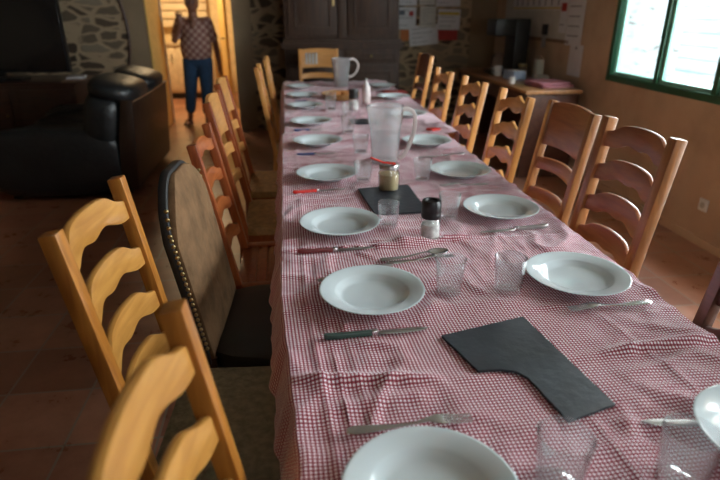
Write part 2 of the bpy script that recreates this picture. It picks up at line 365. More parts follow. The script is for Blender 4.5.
# ------------------------------------------------------------------ outside the window
o = struct(obj('ground', bx(XR + T, 14, -6, 14, -.3, -.2), 'gravel'))
struct(obj('trim_4', bx(XR + .075, XR + T, W1[1] - .012, W1[1] - .001, W1[2] + .02, W1[3]), 'outwall'))
k = thing('boarded_shed', 'pale blue boarded shed outside beyond the window', 'shed', (6.1, 8.2, -.2))
obj('wall_panel', bx(.06, .4, -6.4, 5.05, 0, 2.6), 'boards', k)
for i in range(14): obj('board', bx(-.0, .06, -6.4, 5.05, i * .185 + .008, i * .185 + .183), 'boards', k, .006)

# ------------------------------------------------------------------ tables
def table(label, x0, x1, y0, y1):
    t = thing('dining_table', label, 'table', ((x0 + x1) / 2, (y0 + y1) / 2, 0), 0, 'dining tables pushed end to end')
    hx, hy = (x1 - x0) / 2, (y1 - y0) / 2
    obj('tabletop', bx(-hx, hx, -hy, hy, .712, .745), 'brown', t, .003)
    obj('apron', bx(-hx + .14, hx - .14, -hy + .12, hy - .12, .64, .712), 'brown', t)
    for sx in (-1, 1):
        for sy in (-1, 1): obj('leg', bx(sx * (hx - .19) - .035, sx * (hx - .19) + .035, sy * (hy - .14) - .035, sy * (hy - .14) + .035, 0, .64), 'brown', t, .004)
table('long dining table nearest the camera, hidden under gingham cloths', .0, .905, .12, 3.17)
table('far dining table before the dark wardrobe, under a gingham cloth', -.02, .985, 3.19, 5.72)

PL = [(.187, 1.211), (.152, 1.698), (.153, 2.296), (.151, 2.936), (.140, 3.506), (.125, 4.129), (.119, 4.66), (.179, .578)]
PR = [(.741, 1.23), (.733, 1.771), (.736, 2.269), (.733, 2.861), (.80, 3.70), (.85, 4.50), (.87, 5.17), (.785, .615)]
FLAT = [(x, y, .10) for x, y in PL + PR] + [(.44, .93, .17), (.38, 1.96, .13), (.446, 2.53, .05)] + [(.05 + i * .05, 1.04, .02) for i in range(6)] + [(.02 + i * .05, 1.508, .02) for i in range(5)] + [(.26 + i * .05, 1.42 , .03) for i in range(5)] + [(.07 + i * .05, .725, .02) for i in range(5)] + [(.65 + i * .05, 1.083, .02) for i in range(5)] + [(.60 + i * .05, .70, .015) for i in range(4)] + [(.62 + i * .05, 1.6, .015) for i in range(5)] + [(.387, 1.215, .045), (.541, 1.205, .045), (.43, 1.585, .03)]
def damp(x, y):
    d = 1
    for a, b, r in FLAT:
        q = math.hypot(x - a, y - b)
        if q < r * 1.5: d = min(d, max(.15, (q - r) / (r * .5)))
    return d
def ridge(x, y, x0, x1, yc, slope, w, h):
    if x < x0 - .08 or x > x1 + .08: return 0
    e = min(1, max(0, (x - x0 + .08) / .12)) * min(1, max(0, (x1 + .08 - x) / .12))
    d = (y - yc - slope * (x - x0)) / w
    return h * e * math.exp(-d * d)
def crease(x, xc, w, h): d = (x - xc) / w; return h * math.exp(-d * d)
def wr(x, y, amp, rough):
    p = Vector((x * 3.3, y * 4.2, 1.7)); a = noise.noise(p)
    b = noise.noise(Vector((x * 9 + 2 * a, y * 11 + 3 * a, 4.1))); c = 1 - abs(noise.noise(Vector((x * 5 + y * 3.5, y * 6 - x * 4, 9.3)))) * 2
    d = noise.noise(Vector((x * 30 + 2 * a, y * 10 + 2 * b, 2.2))) + .6 * noise.noise(Vector((x * 22, y * 34, 7.7)))
    return amp * (.5 * a + .35 * b + .25 * d) + rough * max(0, c - .55) * 2
RIDGES_A = [(-.02, .34, .895, -.10, .016, .012), (.55, .92, .90, .10, .015, .012), (.0, .33, 1.53, -.02, .012, .006), (.30, .92, 1.545, .13, .020, .016), (.02, .9, 1.13, .03, .03, .004), (.0, .35, .80, .15, .02, .004)]
def zA(x, y):
    z = sum(ridge(x, y, *r) for r in RIDGES_A)
    z += crease(x, .022, .006, .003) + crease(x, .058, .004, .002) + crease(x, .095, .005, .0015) + crease(x, .50, .006, .0016) * (y < .75 or y > 1.05) + crease(x, .72 + .12 * (1 - y), .008, .002)
    return z * 1.35 + wr(x, y, .011, .006)
def zB(x, y):
    z = crease(x, .03, .007, .003) + crease(x, .47, .006, .002) + ridge(x, y, .0, .3, 2.0, .06, .015, .006) + ridge(x, y, .5, .9, 2.05, .1, .015, .006) + ridge(x, y, 0, .9, 2.55, .04, .018, .006) + ridge(x, y, 0, .9, 3.0, -.05, .018, .006)
    return z * 1.3 + wr(x, y, .012, .008)
def zC(x, y):
    z = crease(x, .03, .007, .004) + crease(x, .5, .008, .003) + ridge(x, y, 0, 1, 3.75, .05, .02, .008) + ridge(x, y, 0, 1, 4.35, -.06, .02, .008) + ridge(x, y, 0, 1, 4.9, .05, .02, .007)
    return z * 1.2 + wr(x, y, .016, .012)
def cloth(label, x0, x1, y0, y1, z0, zf, dl, dr, df, dn, step, tmin=0):
    """gingham cloth lying on the table with hanging edges (dl, dr, df, dn drops left, right, far, near)"""
    bm = BM(); us = []; u = x0 - dl
    nx = int((x1 - x0 + dl + dr) / step); ny = int((y1 - y0 + df + dn) / step); uvl = bm.loops.layers.uv.new('UVMap'); vs = []; uvs = {}
    for j in range(ny + 1):
        row = []; v = y0 - dn + (y1 - y0 + df + dn) * j / ny
        for i in range(nx + 1):
            u = x0 - dl + (x1 - x0 + dl + dr) * i / nx
            ox = max(0, x0 - u) + max(0, u - x1); oy = max(0, y0 - v) + max(0, v - y1)
            x = min(max(u, x0), x1); y = min(max(v, y0), y1)
            z = .004 + (zf(x, y) - .001) * damp(x, y)
            z = max(z, tmin)
            o_ = max(ox, oy)
            if o_ > 0:
                rip = .006 * math.sin(v * 23 + 2 * math.sin(v * 7)) + .004 * math.sin(v * 61) if ox >= oy else .008 * math.sin(u * 20)
                k = min(1, o_ / .05); out_ = .010 * min(1, o_ / .015) + (.26 if u < x0 else .08) * max(0, o_ - .015) + max(-.004, rip * k)
                if ox: x += -out_ if u < x0 else out_
                if oy: y += -out_ if v < y0 else out_
                z = z * (1 - k) - max(0, o_ - .006) - (ox * oy > 0) * min(ox, oy) * .2
            if y1 < 2: x += .030 * max(0, min(1, (1.25 - y) / .55)) * (1 - max(0, x - x0) / (x1 - x0))
            w = bm.verts.new((x, y, z0 + z)); uvs[w] = (u, v); row.append(w)
        vs.append(row)
    for a, b in zip(vs, vs[1:]):
        for i in range(nx):
            f = bm.faces.new((a[i], a[i + 1], b[i + 1], b[i]))
            for l in f.loops: l[uvl].uv = uvs[l.vert]
    o = obj('tablecloth', bm, 'cloth', None, 0, True)
    md = o.modifiers.new('t', 'SOLIDIFY'); md.thickness = .0012; md.offset = -1
    return tag(o, label, 'tablecloth', 'red gingham tablecloths')
cloth('red and white gingham tablecloth nearest the camera, under the notched slate', -.036, .912, .12, 1.56, .7530, zA, .135, .13, 0, .14, .0065)
cloth('gingham tablecloth in the middle, under the large water jug', -.034, .912, 1.50, 3.22, .7512, zB, .105, .12, 0, 0, .010, -.0005)
cloth('crumpled gingham tablecloth at the far end before the dark wardrobe', -.022, .995, 3.16, 5.73,  .7512, zC, .12, .13, .12, 0, .014, -.001)
TZ = .7585

# ------------------------------------------------------------------ plates
bm = BM()
lathe(bm, [(0, .004), (.062, .004), (.064, 0), (.070, 0), (.074, .005), (.090, .020), (.096, .0245), (.128, .0315), (.1322, .0330), (.1328, .0345), (.131, .0355), (.127, .0345), (.096, .0275), (.091, .0235), (.080, .0115), (.070, .0080), (0, .0075)], 56)
for v in bm.verts: v.co.z *= .80
plate0 = obj('dinner_plate', bm, 'china', None, 0, True)
LL = ['white dinner plate with the green handled knife before it, left side', 'white dinner plate beside the dark red handled knife, left side',
      'white dinner plate by the bright red handled knife, left side', 'white dinner plate by the first blue handled knife, left side', 'white dinner plate left, level with the middle of the far slate', 'third white dinner plate from the far end, left side',
      'second white dinner plate from the far end, left side', 'white dinner plate cut by the bottom edge, with a fork behind it']
LR = ['white dinner plate with a fork lying before it, right side', 'white dinner plate beside the pepper mill on the right side', 'white dinner plate to the right of the mustard jar and its slate', 'white dinner plate just right of the large jug handle',
      'white dinner plate right, half behind the large jug', 'second white dinner plate from the far end, right side', 'farthest white dinner plate, on the right before the wardrobe', 'white dinner plate cut by the right edge beside a knife tip']
for i, ((x, y), lb) in enumerate(list(zip(PL, LL)) + list(zip(PR, LR))):
    o = plate0 if i == 0 else plate0.copy()
    if i: COL.objects.link(o)
    o.location = (x, y, TZ); tag(o, lb, 'plate', 'white dinner plates')
farplate = plate0.copy(); COL.objects.link(farplate); farplate.location = (.125, 5.22, TZ); tag(farplate, 'farthest white dinner plate on the left side', 'plate', 'white dinner plates')

# ------------------------------------------------------------------ slates
def slate(label, poly, z):
    bm = BM(); pts = []
    for (a, b) in zip(poly, poly[1:] + poly[:1]):
        n = max(2, int(math.hypot(b[0] - a[0], b[1] - a[1]) / .007))
        for i in range(n):
            t = i / n; j = .0008 * (i > 0)
            pts.append((a[0] + (b[0] - a[0]) * t + random.uniform(-j, j), a[1] + (b[1] - a[1]) * t + random.uniform(-j, j)))
    cx = sum(p[0] for p in pts) / len(pts); cy = sum(p[1] for p in pts) / len(pts)
    prism(bm, [(x - cx, y - cy) for x, y in pts], 0, .006)
    return tag(obj('slate_board', bm, 'slate', None, .0007, seg=1), label, 'slate', 'slate trivets on the table') , (cx, cy, z)
for lb, poly in (('large dark slate with a notch cut from one corner, nearest the camera', [(.312, 1.009), (.351, .873), (.395, .873), (.425, .862), (.440, .84), (.447, .80), (.453, .76), (.461, .713), (.568, .745), (.55, .87), (.524, 1.064)]),
                 ('square dark slate under the mustard jar and beside the pepper mill', [(.264, 2.105), (.275, 1.94), (.288, 1.795), (.479, 1.805), (.475, 2.134)]),
                 ('small dark slate on the middle of the table behind the large jug', [(.395, 3.46), (.565, 3.46), (.565, 3.62), (.395, 3.62)])):
    o, l = slate(lb, poly, TZ); o.location = l

# ------------------------------------------------------------------ cutlery
def strip(bm, st, th):
    """st: list of (x, halfwidth, z, ycentre)"""
    rings = []
    for s in st:
        x, w, z = s[:3]; yc = s[3] if len(s) > 3 else 0
        rings.append([bm.verts.new((x, yc - w, z)), bm.verts.new((x, yc + w, z)), bm.verts.new((x, yc + w * .8, z + th)), bm.verts.new((x, yc - w * .8, z + th))])
    for a, b in zip(rings, rings[1:]):
        for j in range(4): bm.faces.new((a[j], a[(j + 1) % 4], b[(j + 1) % 4], b[j]))
    bm.faces.new(rings[0][::-1]); bm.faces.new(rings[-1])
def knife(label, a, b, hm, ln=None):
    ax, ay = a; bx_, by = b; ln = math.hypot(bx_ - ax, by - ay)
    t = thing('table_knife', label, 'knife', (ax, ay, TZ + .0005), math.atan2(by - ay, bx_ - ax), 'table knives')
    k = ln / .24; bm = BM(); strip(bm, [(0, .004, .002), (.008 * k, .008, .001), (.03 * k, .0075, 0), (.07 * k, .006, .0), (.108 * k, .0065, 0)], .011); obj('handle', bm, hm, t, .002, True)
    bm = BM(); strip(bm, [(.108 * k, .007, 0), (.122 * k, .0068, 0)], .0115); obj('bolster', bm, 'steel', t, .002, True)
    bm = BM(); strip(bm, [(.122 * k, .0065, .003), (.15 * k, .0085, .003), (.20 * k, .0085, .003), (.225 * k, .006, .003), (.24 * k, .0008, .003)], .0022); obj('blade', bm, 'steelworn', t, .0005, True)
    return t
def fork(label, a, b, mat='steel'):
    ax, ay = a; ln = math.hypot(b[0] - ax, b[1] - ay)
    t = thing('table_fork', label, 'fork', (ax, ay, TZ + .002), math.atan2(b[1] - ay, b[0] - ax), 'table forks')
    k = ln / .21; bm = BM()
    strip(bm, [(0, .006, .006), (.012 * k, .011, .006), (.04 * k, .010, .005), (.08 * k, .005, .004), (.115 * k, .0035, .006), (.135 * k, .006, .011), (.148 * k, .012, .0115), (.162 * k, .0128, .009)], .0022); obj('handle', bm, mat, t, .0008, True)
    for q in range(4):
        yc = -.0099 + q * .0066; bm = BM(); strip(bm, [(.161 * k, .0020, .009, yc), (.185 * k, .0016, .0045, yc * .97), (.205 * k, .0014, .004, yc * .93), (.21 * k, .0006, .005, yc * .92)], .002); obj('tine', bm, mat, t, 0, True)
    return t
def spoon(label, a, b, mat='steel'):
    ax, ay = a; ln = math.hypot(b[0] - ax, b[1] - ay)
    t = thing('table_spoon', label, 'spoon', (ax, ay, TZ + .001), math.atan2(b[1] - ay, b[0] - ax), 'table spoons')
    k = ln / .21; bm = BM()
    strip(bm, [(0, .006, .004), (.012 * k, .011, .004), (.04 * k, .010, .003), (.08 * k, .005, .004), (.13 * k, .0035, .011), (.150 * k, .005, .011)], .0022); obj('handle', bm, mat, t, .0008, True)
    bm = BM(); rows = []
    for i in range(9):
        r = i / 8; rows.append([bm.verts.new((.178 * k + r * .033 * k * math.cos(q * PI / 10), r * .021 * math.sin(q * PI / 10), .002 + .009 * r * r)) for q in range(20)])
    for p, q in zip(rows[1:], rows[2:]):
        for j in range(20): bm.faces.new((p[j], p[(j + 1) % 20], q[(j + 1) % 20], q[j]))
    bm.faces.new(rows[1]); 
    for v in rows[0]: bm.verts.remove(v)
    o = obj('bowl', bm, mat, t, 0, True); md = o.modifiers.new('s', 'SOLIDIFY'); md.thickness = .0012
    return t
knife('table knife with dark green handle and open blade, below a white plate', (.054, 1.035), (.291, 1.045), 'greenh')
knife('table knife with dark red handle lying by the cloth overlap', (.008, 1.506), (.241, 1.513), 'redh')
knife('table knife with bright red handle beside the third left plate', (.003, 2.088), (.212, 2.113), 'brightred')
knife('table knife with blue handle beside the fourth left plate', (.033, 2.698), (.224, 2.714), 'blueh')
knife('table knife with blue handle beside the fifth left plate', (.03, 3.29), (.23, 3.31), 'blueh')
knife('table knife with blue handle near the far left plates', (.06, 4.42), (.24, 4.44), 'blueh')
knife('steel table knife lying before the second right plate', (.84, 1.615), (.598, 1.589), 'steelworn')
knife('table knife cut by the right plate at the right edge', (.80, .66), (.587, .697), 'white')
knife('steel table knife before the right plate beside the jug handle', (.86, 2.60), (.62, 2.57), 'steelworn')
fork('steel fork with tines up lying behind the nearest left plate', (.071, .735), (.295, .742))
fork('steel fork lying before the right plate above the notched slate', (.862, 1.087), (.645, 1.081))
fork('dull steel fork half under the plate above the green handled knife', (.056, 1.304), (.27, 1.385), 'steelworn')
fork('dull fork half behind the plate right of the mustard jar', (.80, 2.09), (.60, 2.10), 'steelworn')
spoon('steel spoon crossing a fork beside the near tumbler', (.242, 1.419), (.451, 1.449))
t = fork('steel fork lying tight against the spoon beside the tumbler', (.256, 1.389), (.462, 1.421)); 

# ------------------------------------------------------------------ tumblers
def tumbler(label, x, y, h=.095, r0=.030, r1=.040, fl=0, z=TZ):
    bm = BM(); f = (lambda zz: fl * max(0, min(1, (h * .62 - zz) / .01))) if fl else None
    lathe(bm, [(0, .006), (r0 * .8, .004), (r0, 0.0), (r0 + .001, .004), (r0 + (r1 - r0) * .4, h * .4), (r1, h), (r1 - .0018, h), (r0 + (r1 - r0) * .4 - .003, h * .4), (r0 - .003, .012), (0, .010)], 40, flute=f)
    o = obj('tumbler', bm, 'glass', None, 0, True, (x, y, z)); return tag(o, label, 'glass', 'clear glass tumblers')
tumbler('plain clear tumbler beside the spoon, above the notched slate', .387, 1.215)
tumbler('ribbed clear tumbler left of the near right plate', .541, 1.205, .095, .033, .041, .022)
tumbler('clear tumbler on the front edge of the jar slate, left of the pepper mill', .314, 1.69, .085, .031, .036)
tumbler('clear tumbler just right of the pepper mill', .535, 1.74, .09, .030, .038)
tumbler('clear tumbler left of the mustard jar', .30, 2.215, .085)
tumbler('clear tumbler right of the mustard jar by the right plate', .55, 2.2, .095)
tumbler('clear tumbler left of the large jug', .355, 2.72, .09, .033, .041)
tumbler('clear tumbler at the fifth left plate, behind the jug tumbler', .345, 3.20, .10, .033, .042)
tumbler('tall clear tumbler beside the far plates, left of the salt shaker', .308, 4.02, .125, .034, .040)
tumbler('blurred clear tumbler at the bottom edge below the notched slate', .382, .590, .095, .033, .042)
tumbler('blurred clear tumbler at the bottom edge beside the right plate', .572, .572, .095, .033, .042)
tumbler('clear tumbler just beyond the small far slate', .40, 3.76, .09)

# ------------------------------------------------------------------ shaker, jar, jugs, bottle, bread
def shaker(label, x, y, s=1.0):
    t = thing('pepper_mill', label, 'pepper mill', (x, y, TZ), 0, 'black topped shakers')
    bm = BM(); lathe(bm, [(0, .002), (.030 * s, 0), (.032 * s, .004), (.031 * s, .062 * s), (.027 * s, .068 * s), (0, .078 * s)], 32); obj('glass_body', bm, 'glass', t, 0, True)
    bm = BM(); lathe(bm, [(0, .003), (.029 * s, .003), (.0285 * s, .046 * s), (0, .054 * s)], 24); obj('grains', bm, 'salt', t, 0, True)
    bm = BM(); lathe(bm, [(0, .066 * s), (.029 * s, .066 * s), (.031 * s, .070 * s), (.031 * s, .080 * s), (.0298 * s, .083 * s), (.031 * s, .087 * s), (.0305 * s, .118 * s), (.028 * s, .124 * s), (.019 * s, .124 * s), (.017 * s, .119 * s), (0, .119 * s)], 32); obj('cap', bm, 'black', t, 0, True)
shaker('black capped glass pepper mill beside the square slate', .430, 1.585)
shaker('black capped shaker among the far plates by the tall bottle', .473, 4.02, 1.15)
t = thing('mustard_jar', 'glass jar of mustard with a tin lid and bright red spoon handle', 'jar', (.385, 2.08, TZ + .006))
def sc(bm):
    for v in bm.verts: v.co.x *= 1.36; v.co.y *= 1.36; v.co.z *= 1.12

bm = BM(); lathe(bm, [(0, 0), (.028, 0), (.031, .005), (.031, .062), (.027, .072), (.027, .085), (.0255, .085), (.0255, .072), (.0295, .062), (.0295, .006), (0, .004)], 32); sc(bm); obj('glass_body', bm, 'glass', t, 0, True)
bm = BM(); lathe(bm, [(0, .005), (.029, .005), (.029, .058), (0, .060)], 28); sc(bm); obj('mustard', bm, 'mustard', t, 0, True)
bm = BM(); lathe(bm, [(.0265, .078), (.029, .078), (.0295, .088), (.027, .093), (0, .093)], 32); sc(bm); obj('lid', bm, 'steelworn', t, 0, True)
bm = BM(); tube(bm, [(.015, -.012, .096), (-.02, -.016, .103), (-.058, -.022, .124)], [.004, .0035, .003], 8); sc(bm); obj('spoon_handle', bm, 'brightred', t, 0, True)

def jug(label, x, y, h, r, rz, fill):
    t = thing('water_jug', label, 'jug', (x, y, TZ), rz, 'plastic water jugs')
    k = h / .27
    bm = BM(); prof = [(0, .004), (r * .72, .002), (r * .76, 0), (r * .80, .006), (r * .84, h * .3), (r * .9, h * .62), (r * .93, h * .66), (r * .99, h * .72), (r, h * .98), (r * 1.01, h), (r * .985, h), (r * .965, h * .72), (r * .9, h * .66), (r * .87, h * .62), (r * .81, h * .3), (r * .76, .012), (0, .010)]
    lathe(bm, prof, 40)
    for v in bm.verts:  # pouring lip
        if v.co.z > h * .8 and v.co.x < -r * .6: v.co.x -= (v.co.z / h - .8) * .05
    obj('body', bm, 'jug', t, 0, True)
    bm = BM(); lathe(bm, [(0, .013), (r * .75, .013), (r * .80, h * .3), (r * (.80 + .06 * (fill > .5)), h * fill), (0, h * fill)], 36); obj('water', bm, 'water', t, 0, True)
    bm = BM(); pts = [(r * .95, 0, h * .93), (r * 1.25, 0, h * .95), (r * 1.62, 0, h * .88), (r * 1.72, 0, h * .72), (r * 1.62, 0, h * .50), (r * 1.35, 0, h * .26), (r * 1.05, 0, h * .10), (r * .80, 0, h * .06)]
    if fill < .3: pts = [(r * .95, 0, h * .95), (r * 1.3, 0, h * .97), (r * 1.75, 0, h * .86), (r * 1.85, 0, h * .7), (r * 1.6, 0, h * .5), (r * 1.2, 0, h * .38), (r * .86, 0, h * .35)]
    sm = []
    for i in range(len(pts) - 1):
        for q in range(4):
            p0, p1, p2, p3 = [Vector(pts[max(0, min(len(pts) - 1, i + d))]) for d in (-1, 0, 1, 2)]; s = q / 4
            sm.append(.5 * ((2 * p1) + (p2 - p0) * s + (2 * p0 - 5 * p1 + 4 * p2 - p3) * s * s + (3 * p1 - p0 - 3 * p2 + p3) * s ** 3))
    bar(bm, sm + [Vector(pts[-1])], .026, .017); obj('handle', bm, 'handle', t, .003, True)
    bm = BM(); lathe(bm, [(r * 1.008, h * .985), (r * 1.025, h * .985), (r * 1.02, h * 1.012), (r * .98, h * 1.012)], 40); obj('rim', bm, 'jug', t, 0, True)
jug('large clear plastic jug of water with a pinkish white handle', .446, 2.53, .262, .080, R(-8), .52)
jug('farther clear plastic jug on the far end of the table', .510, 5.30, .255, .085, R(-4), .2)
t = thing('water_bottle', 'pale squeeze bottle beside the far black capped shaker', 'bottle', (.605, 4.30, TZ))
bm = BM(); lathe(bm, [(0, 0), (.03, 0), (.032, .01), (.032, .10), (.026, .125), (.014, .14)], 28); obj('body', bm, 'handle', t, 0, True)
bm = BM(); lathe(bm, [(.016, .138), (.016, .152), (.006, .158), (.005, .185), (0, .185)], 20); obj('cap', bm, 'white', t, 0, True)
t = thing('bread_basket', 'shallow wicker basket of bread before the far jug', 'basket', (.43, 4.56, TZ))
bm = BM(); lathe(bm, [(0, .002), (.13, 0), (.15, .03), (.158, .045), (.15, .047), (.142, .03), (.125, .008), (0, .008)], 36); obj('wicker', bm, 'straw', t, 0, True)
for i, (x, y, a, lb) in enumerate(((-.05, 0, .3, 'left piece of crusty bread in the far basket'), (.03, .04, -.4, 'rear piece of crusty bread in the far basket'), (.05, -.05, .9, 'right front piece of crusty bread in the far basket'))):
    bm = BM(); superbox(bm, (0, 0, 0), (.055, .03, .022), 2.6, 20, 12); tag(obj('bread_piece', bm, 'bread', None, 0, True, (.43 + x, 4.56 + y, TZ + .034), (0, 0, a)), lb, 'bread', 'bread in the basket')
for x, y, a, lb in ((.93, 4.84, .1, 'folded red napkin beyond the second right plate from the end'), (.86, 3.22, .5, 'small red paper scrap at the right table edge')):
    s = .1 if y > 4 else .035
    bm = bx(-s, s, -s * .8, s * .8, 0, .006); box(bm, -s, s * .9, -s * .8, s * .7, .006, .011); tag(obj('napkin', bm, 'redprint' if y > 4 else 'brightred', None, .002, False, (x, y, TZ + .002), (0, 0, a)), lb, 'napkin')

# ------------------------------------------------------------------ chairs (local: faces +x, back at -x)
def wavy_rail(bm, y0, y1, zc, x0, hgt, style=0, bow=.022, th=.018, lean=0):
    n = 28; rings = []
    for i in range(n + 1):
        s = i / n; y = y0 + (y1 - y0) * s; q = abs(2 * s - 1)
        arch = (1 - q * q)
        shoulder = 1 / (1 + math.exp((q - .72) * 16))
        if style == 0:
            top = hgt * (.14 + .34 * shoulder + .14 * arch); bot = -hgt * (.52 - .22 * arch + .08 * math.cos(q * 2.6 * PI))
        elif style == 3:
            top = hgt * (.16 + .20 * shoulder + .20 * arch); bot = -hgt * (.50 - .30 * arch + .05 * math.cos(q * 3.0 * PI))
        elif style == 1:
            cusp = max(0, 1 - q / .16)
            top = hgt * (.12 + .28 * shoulder * (1 + .25 * math.cos(q * 2 * PI * 1.0)) + .10 * cusp); bot = -hgt * (.50 + .10 * math.cos(q * 2 * PI) - .18 * shoulder)
        else: top = hgt * .5 + .012 * arch; bot = -hgt * .5 + .010 * arch
        x = x0 - bow * arch
        rings.append([bm.verts.new((x - th / 2 - lean * top, y, zc + top)), bm.verts.new((x + th / 2 - lean * top, y, zc + top)), bm.verts.new((x + th / 2 - lean * bot, y, zc + bot)), bm.verts.new((x - th / 2 - lean * bot, y, zc + bot))])
    for a, b in zip(rings, rings[1:]):
        for j in range(4): bm.faces.new((a[j], a[(j + 1) % 4], b[(j + 1) % 4], b[j]))
    bm.faces.new(rings[0][::-1]); bm.faces.new(rings[-1])
CG = 'wooden chairs around the long table'
def wood_chair(label, topx, yc, face, h=1.05, w=.41, style=0, mat='honey', rmat='honeyrail', seat='straw', lean=.10, nr=4, rz=0, rh=.088, panel=None, pw=.036, pd=.034):
    """topx: world x of the top of the back; face +1 looks to +x"""
    sx = .21; t = thing('dining_chair', label, 'chair', (0, 0, 0), (0 if face > 0 else PI) + rz, CG)
    xb = -.20; off = xb - lean
    a = t.rotation_euler[2]; t.location = (topx - off * math.cos(a), yc - off * math.sin(a), 0)
    zs = .455; px = lambda z: xb - lean * max(0, (z - zs)) / (h - zs) + (.0 if z > zs else -.03 * (zs - z) / zs)
    for s in (-1, 1):
        bm = BM(); bar(bm, [(px(z), s * (w / 2 - pw / 2), z) for z in (0, .2, zs, .62, .8, h)], pw, pd); obj('back_post', bm, mat, t, .004)
    for i in range(nr):
        zc = h - .065 - i * .125
        if panel and i == 0:
            bm = BM(); wavy_rail(bm, -w / 2 + pw, w / 2 - pw, h - .10, px(h - .10), .19, 2, .012, .018, lean / (h - zs)); o = obj('back_panel', bm, panel, t, .004); continue
        if panel: zc = h - .14 - i * .14
        bm = BM(); wavy_rail(bm, -w / 2 + pw - .004, w / 2 - pw + .004, zc, px(zc), rh if not panel else .055, style if not panel else 2, .022, .017, lean / (h - zs)); obj('back_rail', bm, rmat, t, .006, True)
    for s in (-1, 1):
        obj('front_leg', bx(.185, .222, s * (w / 2 + .005) - .018, s * (w / 2 + .005) + .018, 0, .425), mat, t, .004)
    bm = BM(); box(bm, .190, .215, -w / 2, w / 2, .365, .425)
    box(bm, -.19, -.165, -w / 2 + .03, w / 2 - .03, .365, .425)
    for s in (-1, 1): box(bm, -.2, .19, s * (w / 2 - .018) - .011, s * (w / 2 - .018) + .011, .365, .425)
    obj('seat_frame', bm, mat, t, .003)
    bm = BM()
    for z in (.16, .27):
        for s in (-1, 1): box(bm, -.2, .19, s * (w / 2 - .018) - .010, s * (w / 2 - .018) + .010, z - .012, z + .012)
    box(bm, .195, .212, -w / 2 + .015, w / 2 - .015, .20, .225); obj('stretcher', bm, mat, t, .003)
    if seat == 'slats':
        o = obj('seat', bx(-.205, .225, -w / 2 - .01, w / 2 + .01, .425, .443), mat, t, .003)
        for i in range(9): obj('seat_slat', bx(-.165 + i * .042, -.135 + i * .042, -w / 2 + .035, w / 2 - .035, .443, .450), mat, t, .002)
        for s in (-1, 1): obj('seat_rim', bx(-.2, .225, s * (w / 2 - .01) - .022, s * (w / 2 - .01) + .022, .443, .455), mat, t, .003)
    else:
        bm = BM(); superbox(bm, (.012, 0, .44), (.212, w / 2 + .012, .024), 12, 48, 16); obj('seat', bm, seat, t, 0, True)
    return t
wood_chair('honey coloured ladderback chair cut by the bottom edge, nearest the camera', -.180, .505, 1, 1.05, .42, 0, 'honey', 'honeyrail', 'straw', .10, rz=R(-2), rh=.076)
wood_chair('honey coloured ladderback chair pulled out at lower left, second from camera', -.436, 1.185, 1, 1.05, .40, 0, 'honey', 'honeyrail', 'seatcloth', .095, rz=R(-3), rh=.074)
wood_chair('reddish slatted seat chair just beyond the brown upholstered chair', -.335, 2.12, 1, 1.0, .42, 0, 'red', 'redrail', 'slats', .11, rh=.065)
wood_chair('straw seated chair with tan panel top, beyond the reddish slatted chair', -.355, 2.72, 1, 1.05, .42, 2, 'red', 'orangerail', 'straw', .12, 3, panel='orangerail')
wood_chair('straw seated chair, left side, beyond the tan panel topped chair', -.370, 3.30, 1, 1.06, .42, 2, 'red', 'orangerail', 'straw', .12, 3, panel='orangerail')
wood_chair('ladderback chair near the stone pier, second from the far end on the left', -.205, 4.22, 1, 1.05, .40, 0, 'orange', 'redrail', 'straw', .10)
wood_chair('farthest ladderback chair on the left side of the table', -.165, 4.95, 1, 1.05, .40, 0, 'orange', 'redrail', 'straw', .08)
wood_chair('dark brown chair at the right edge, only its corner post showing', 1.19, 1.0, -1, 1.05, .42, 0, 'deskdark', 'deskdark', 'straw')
wood_chair('large brown ladderback chair at right, nearest whole one, before the bare floor', 1.21, 1.765, -1, 1.055, .43, 3, 'brown', 'brownrail', 'straw', .09, pw=.042, pd=.040, rh=.098)
wood_chair('brown chair with a solid top panel and two plain rails, right side', 1.195, 2.22, -1, 1.05, .40, 2, 'brown', 'brownrail', 'straw', .10, 3, panel='brownrail')
wood_chair('orange ladderback chair before the desk, right side', 1.125, 2.665, -1, 1.05, .38, 1, 'orange', 'orangerail', 'straw', .10)
wood_chair('small orange ladderback chair, right side, left of the desk corner', 1.105, 3.25, -1, 1.05, .39, 1, 'orange', 'orangerail', 'straw', .10)
wood_chair('orange ladderback chair overlapping the dark panelled far chair, right side', 1.13, 4.00, -1, 1.03, .39, 1, 'orange', 'orangerail', 'straw', .08)
wood_chair('farthest right chair with dark red top panel, below the pinned papers', 1.20, 4.85, -1, 1.07, .42, 2, 'orange', 'darkrail', 'straw', .10, 3, panel='darkrail')
# chair at the head of the table: turned to face the camera
t = wood_chair('orange framed chair at the far head of the table before the wardrobe', 0, 0, 1, 1.035, .43, 2, 'orange', 'orangerail', 'straw', .08, 3, panel='orangerail')
t.rotation_euler = (0, 0, -PI / 2); t.location = (.355, 5.98, 0)
for i in range(4): obj('painted_stripe', bx(-.285, -.2515, -.14 + i * .035, -.118 + i * .035, .88, .995), 'paper2', t, .002)

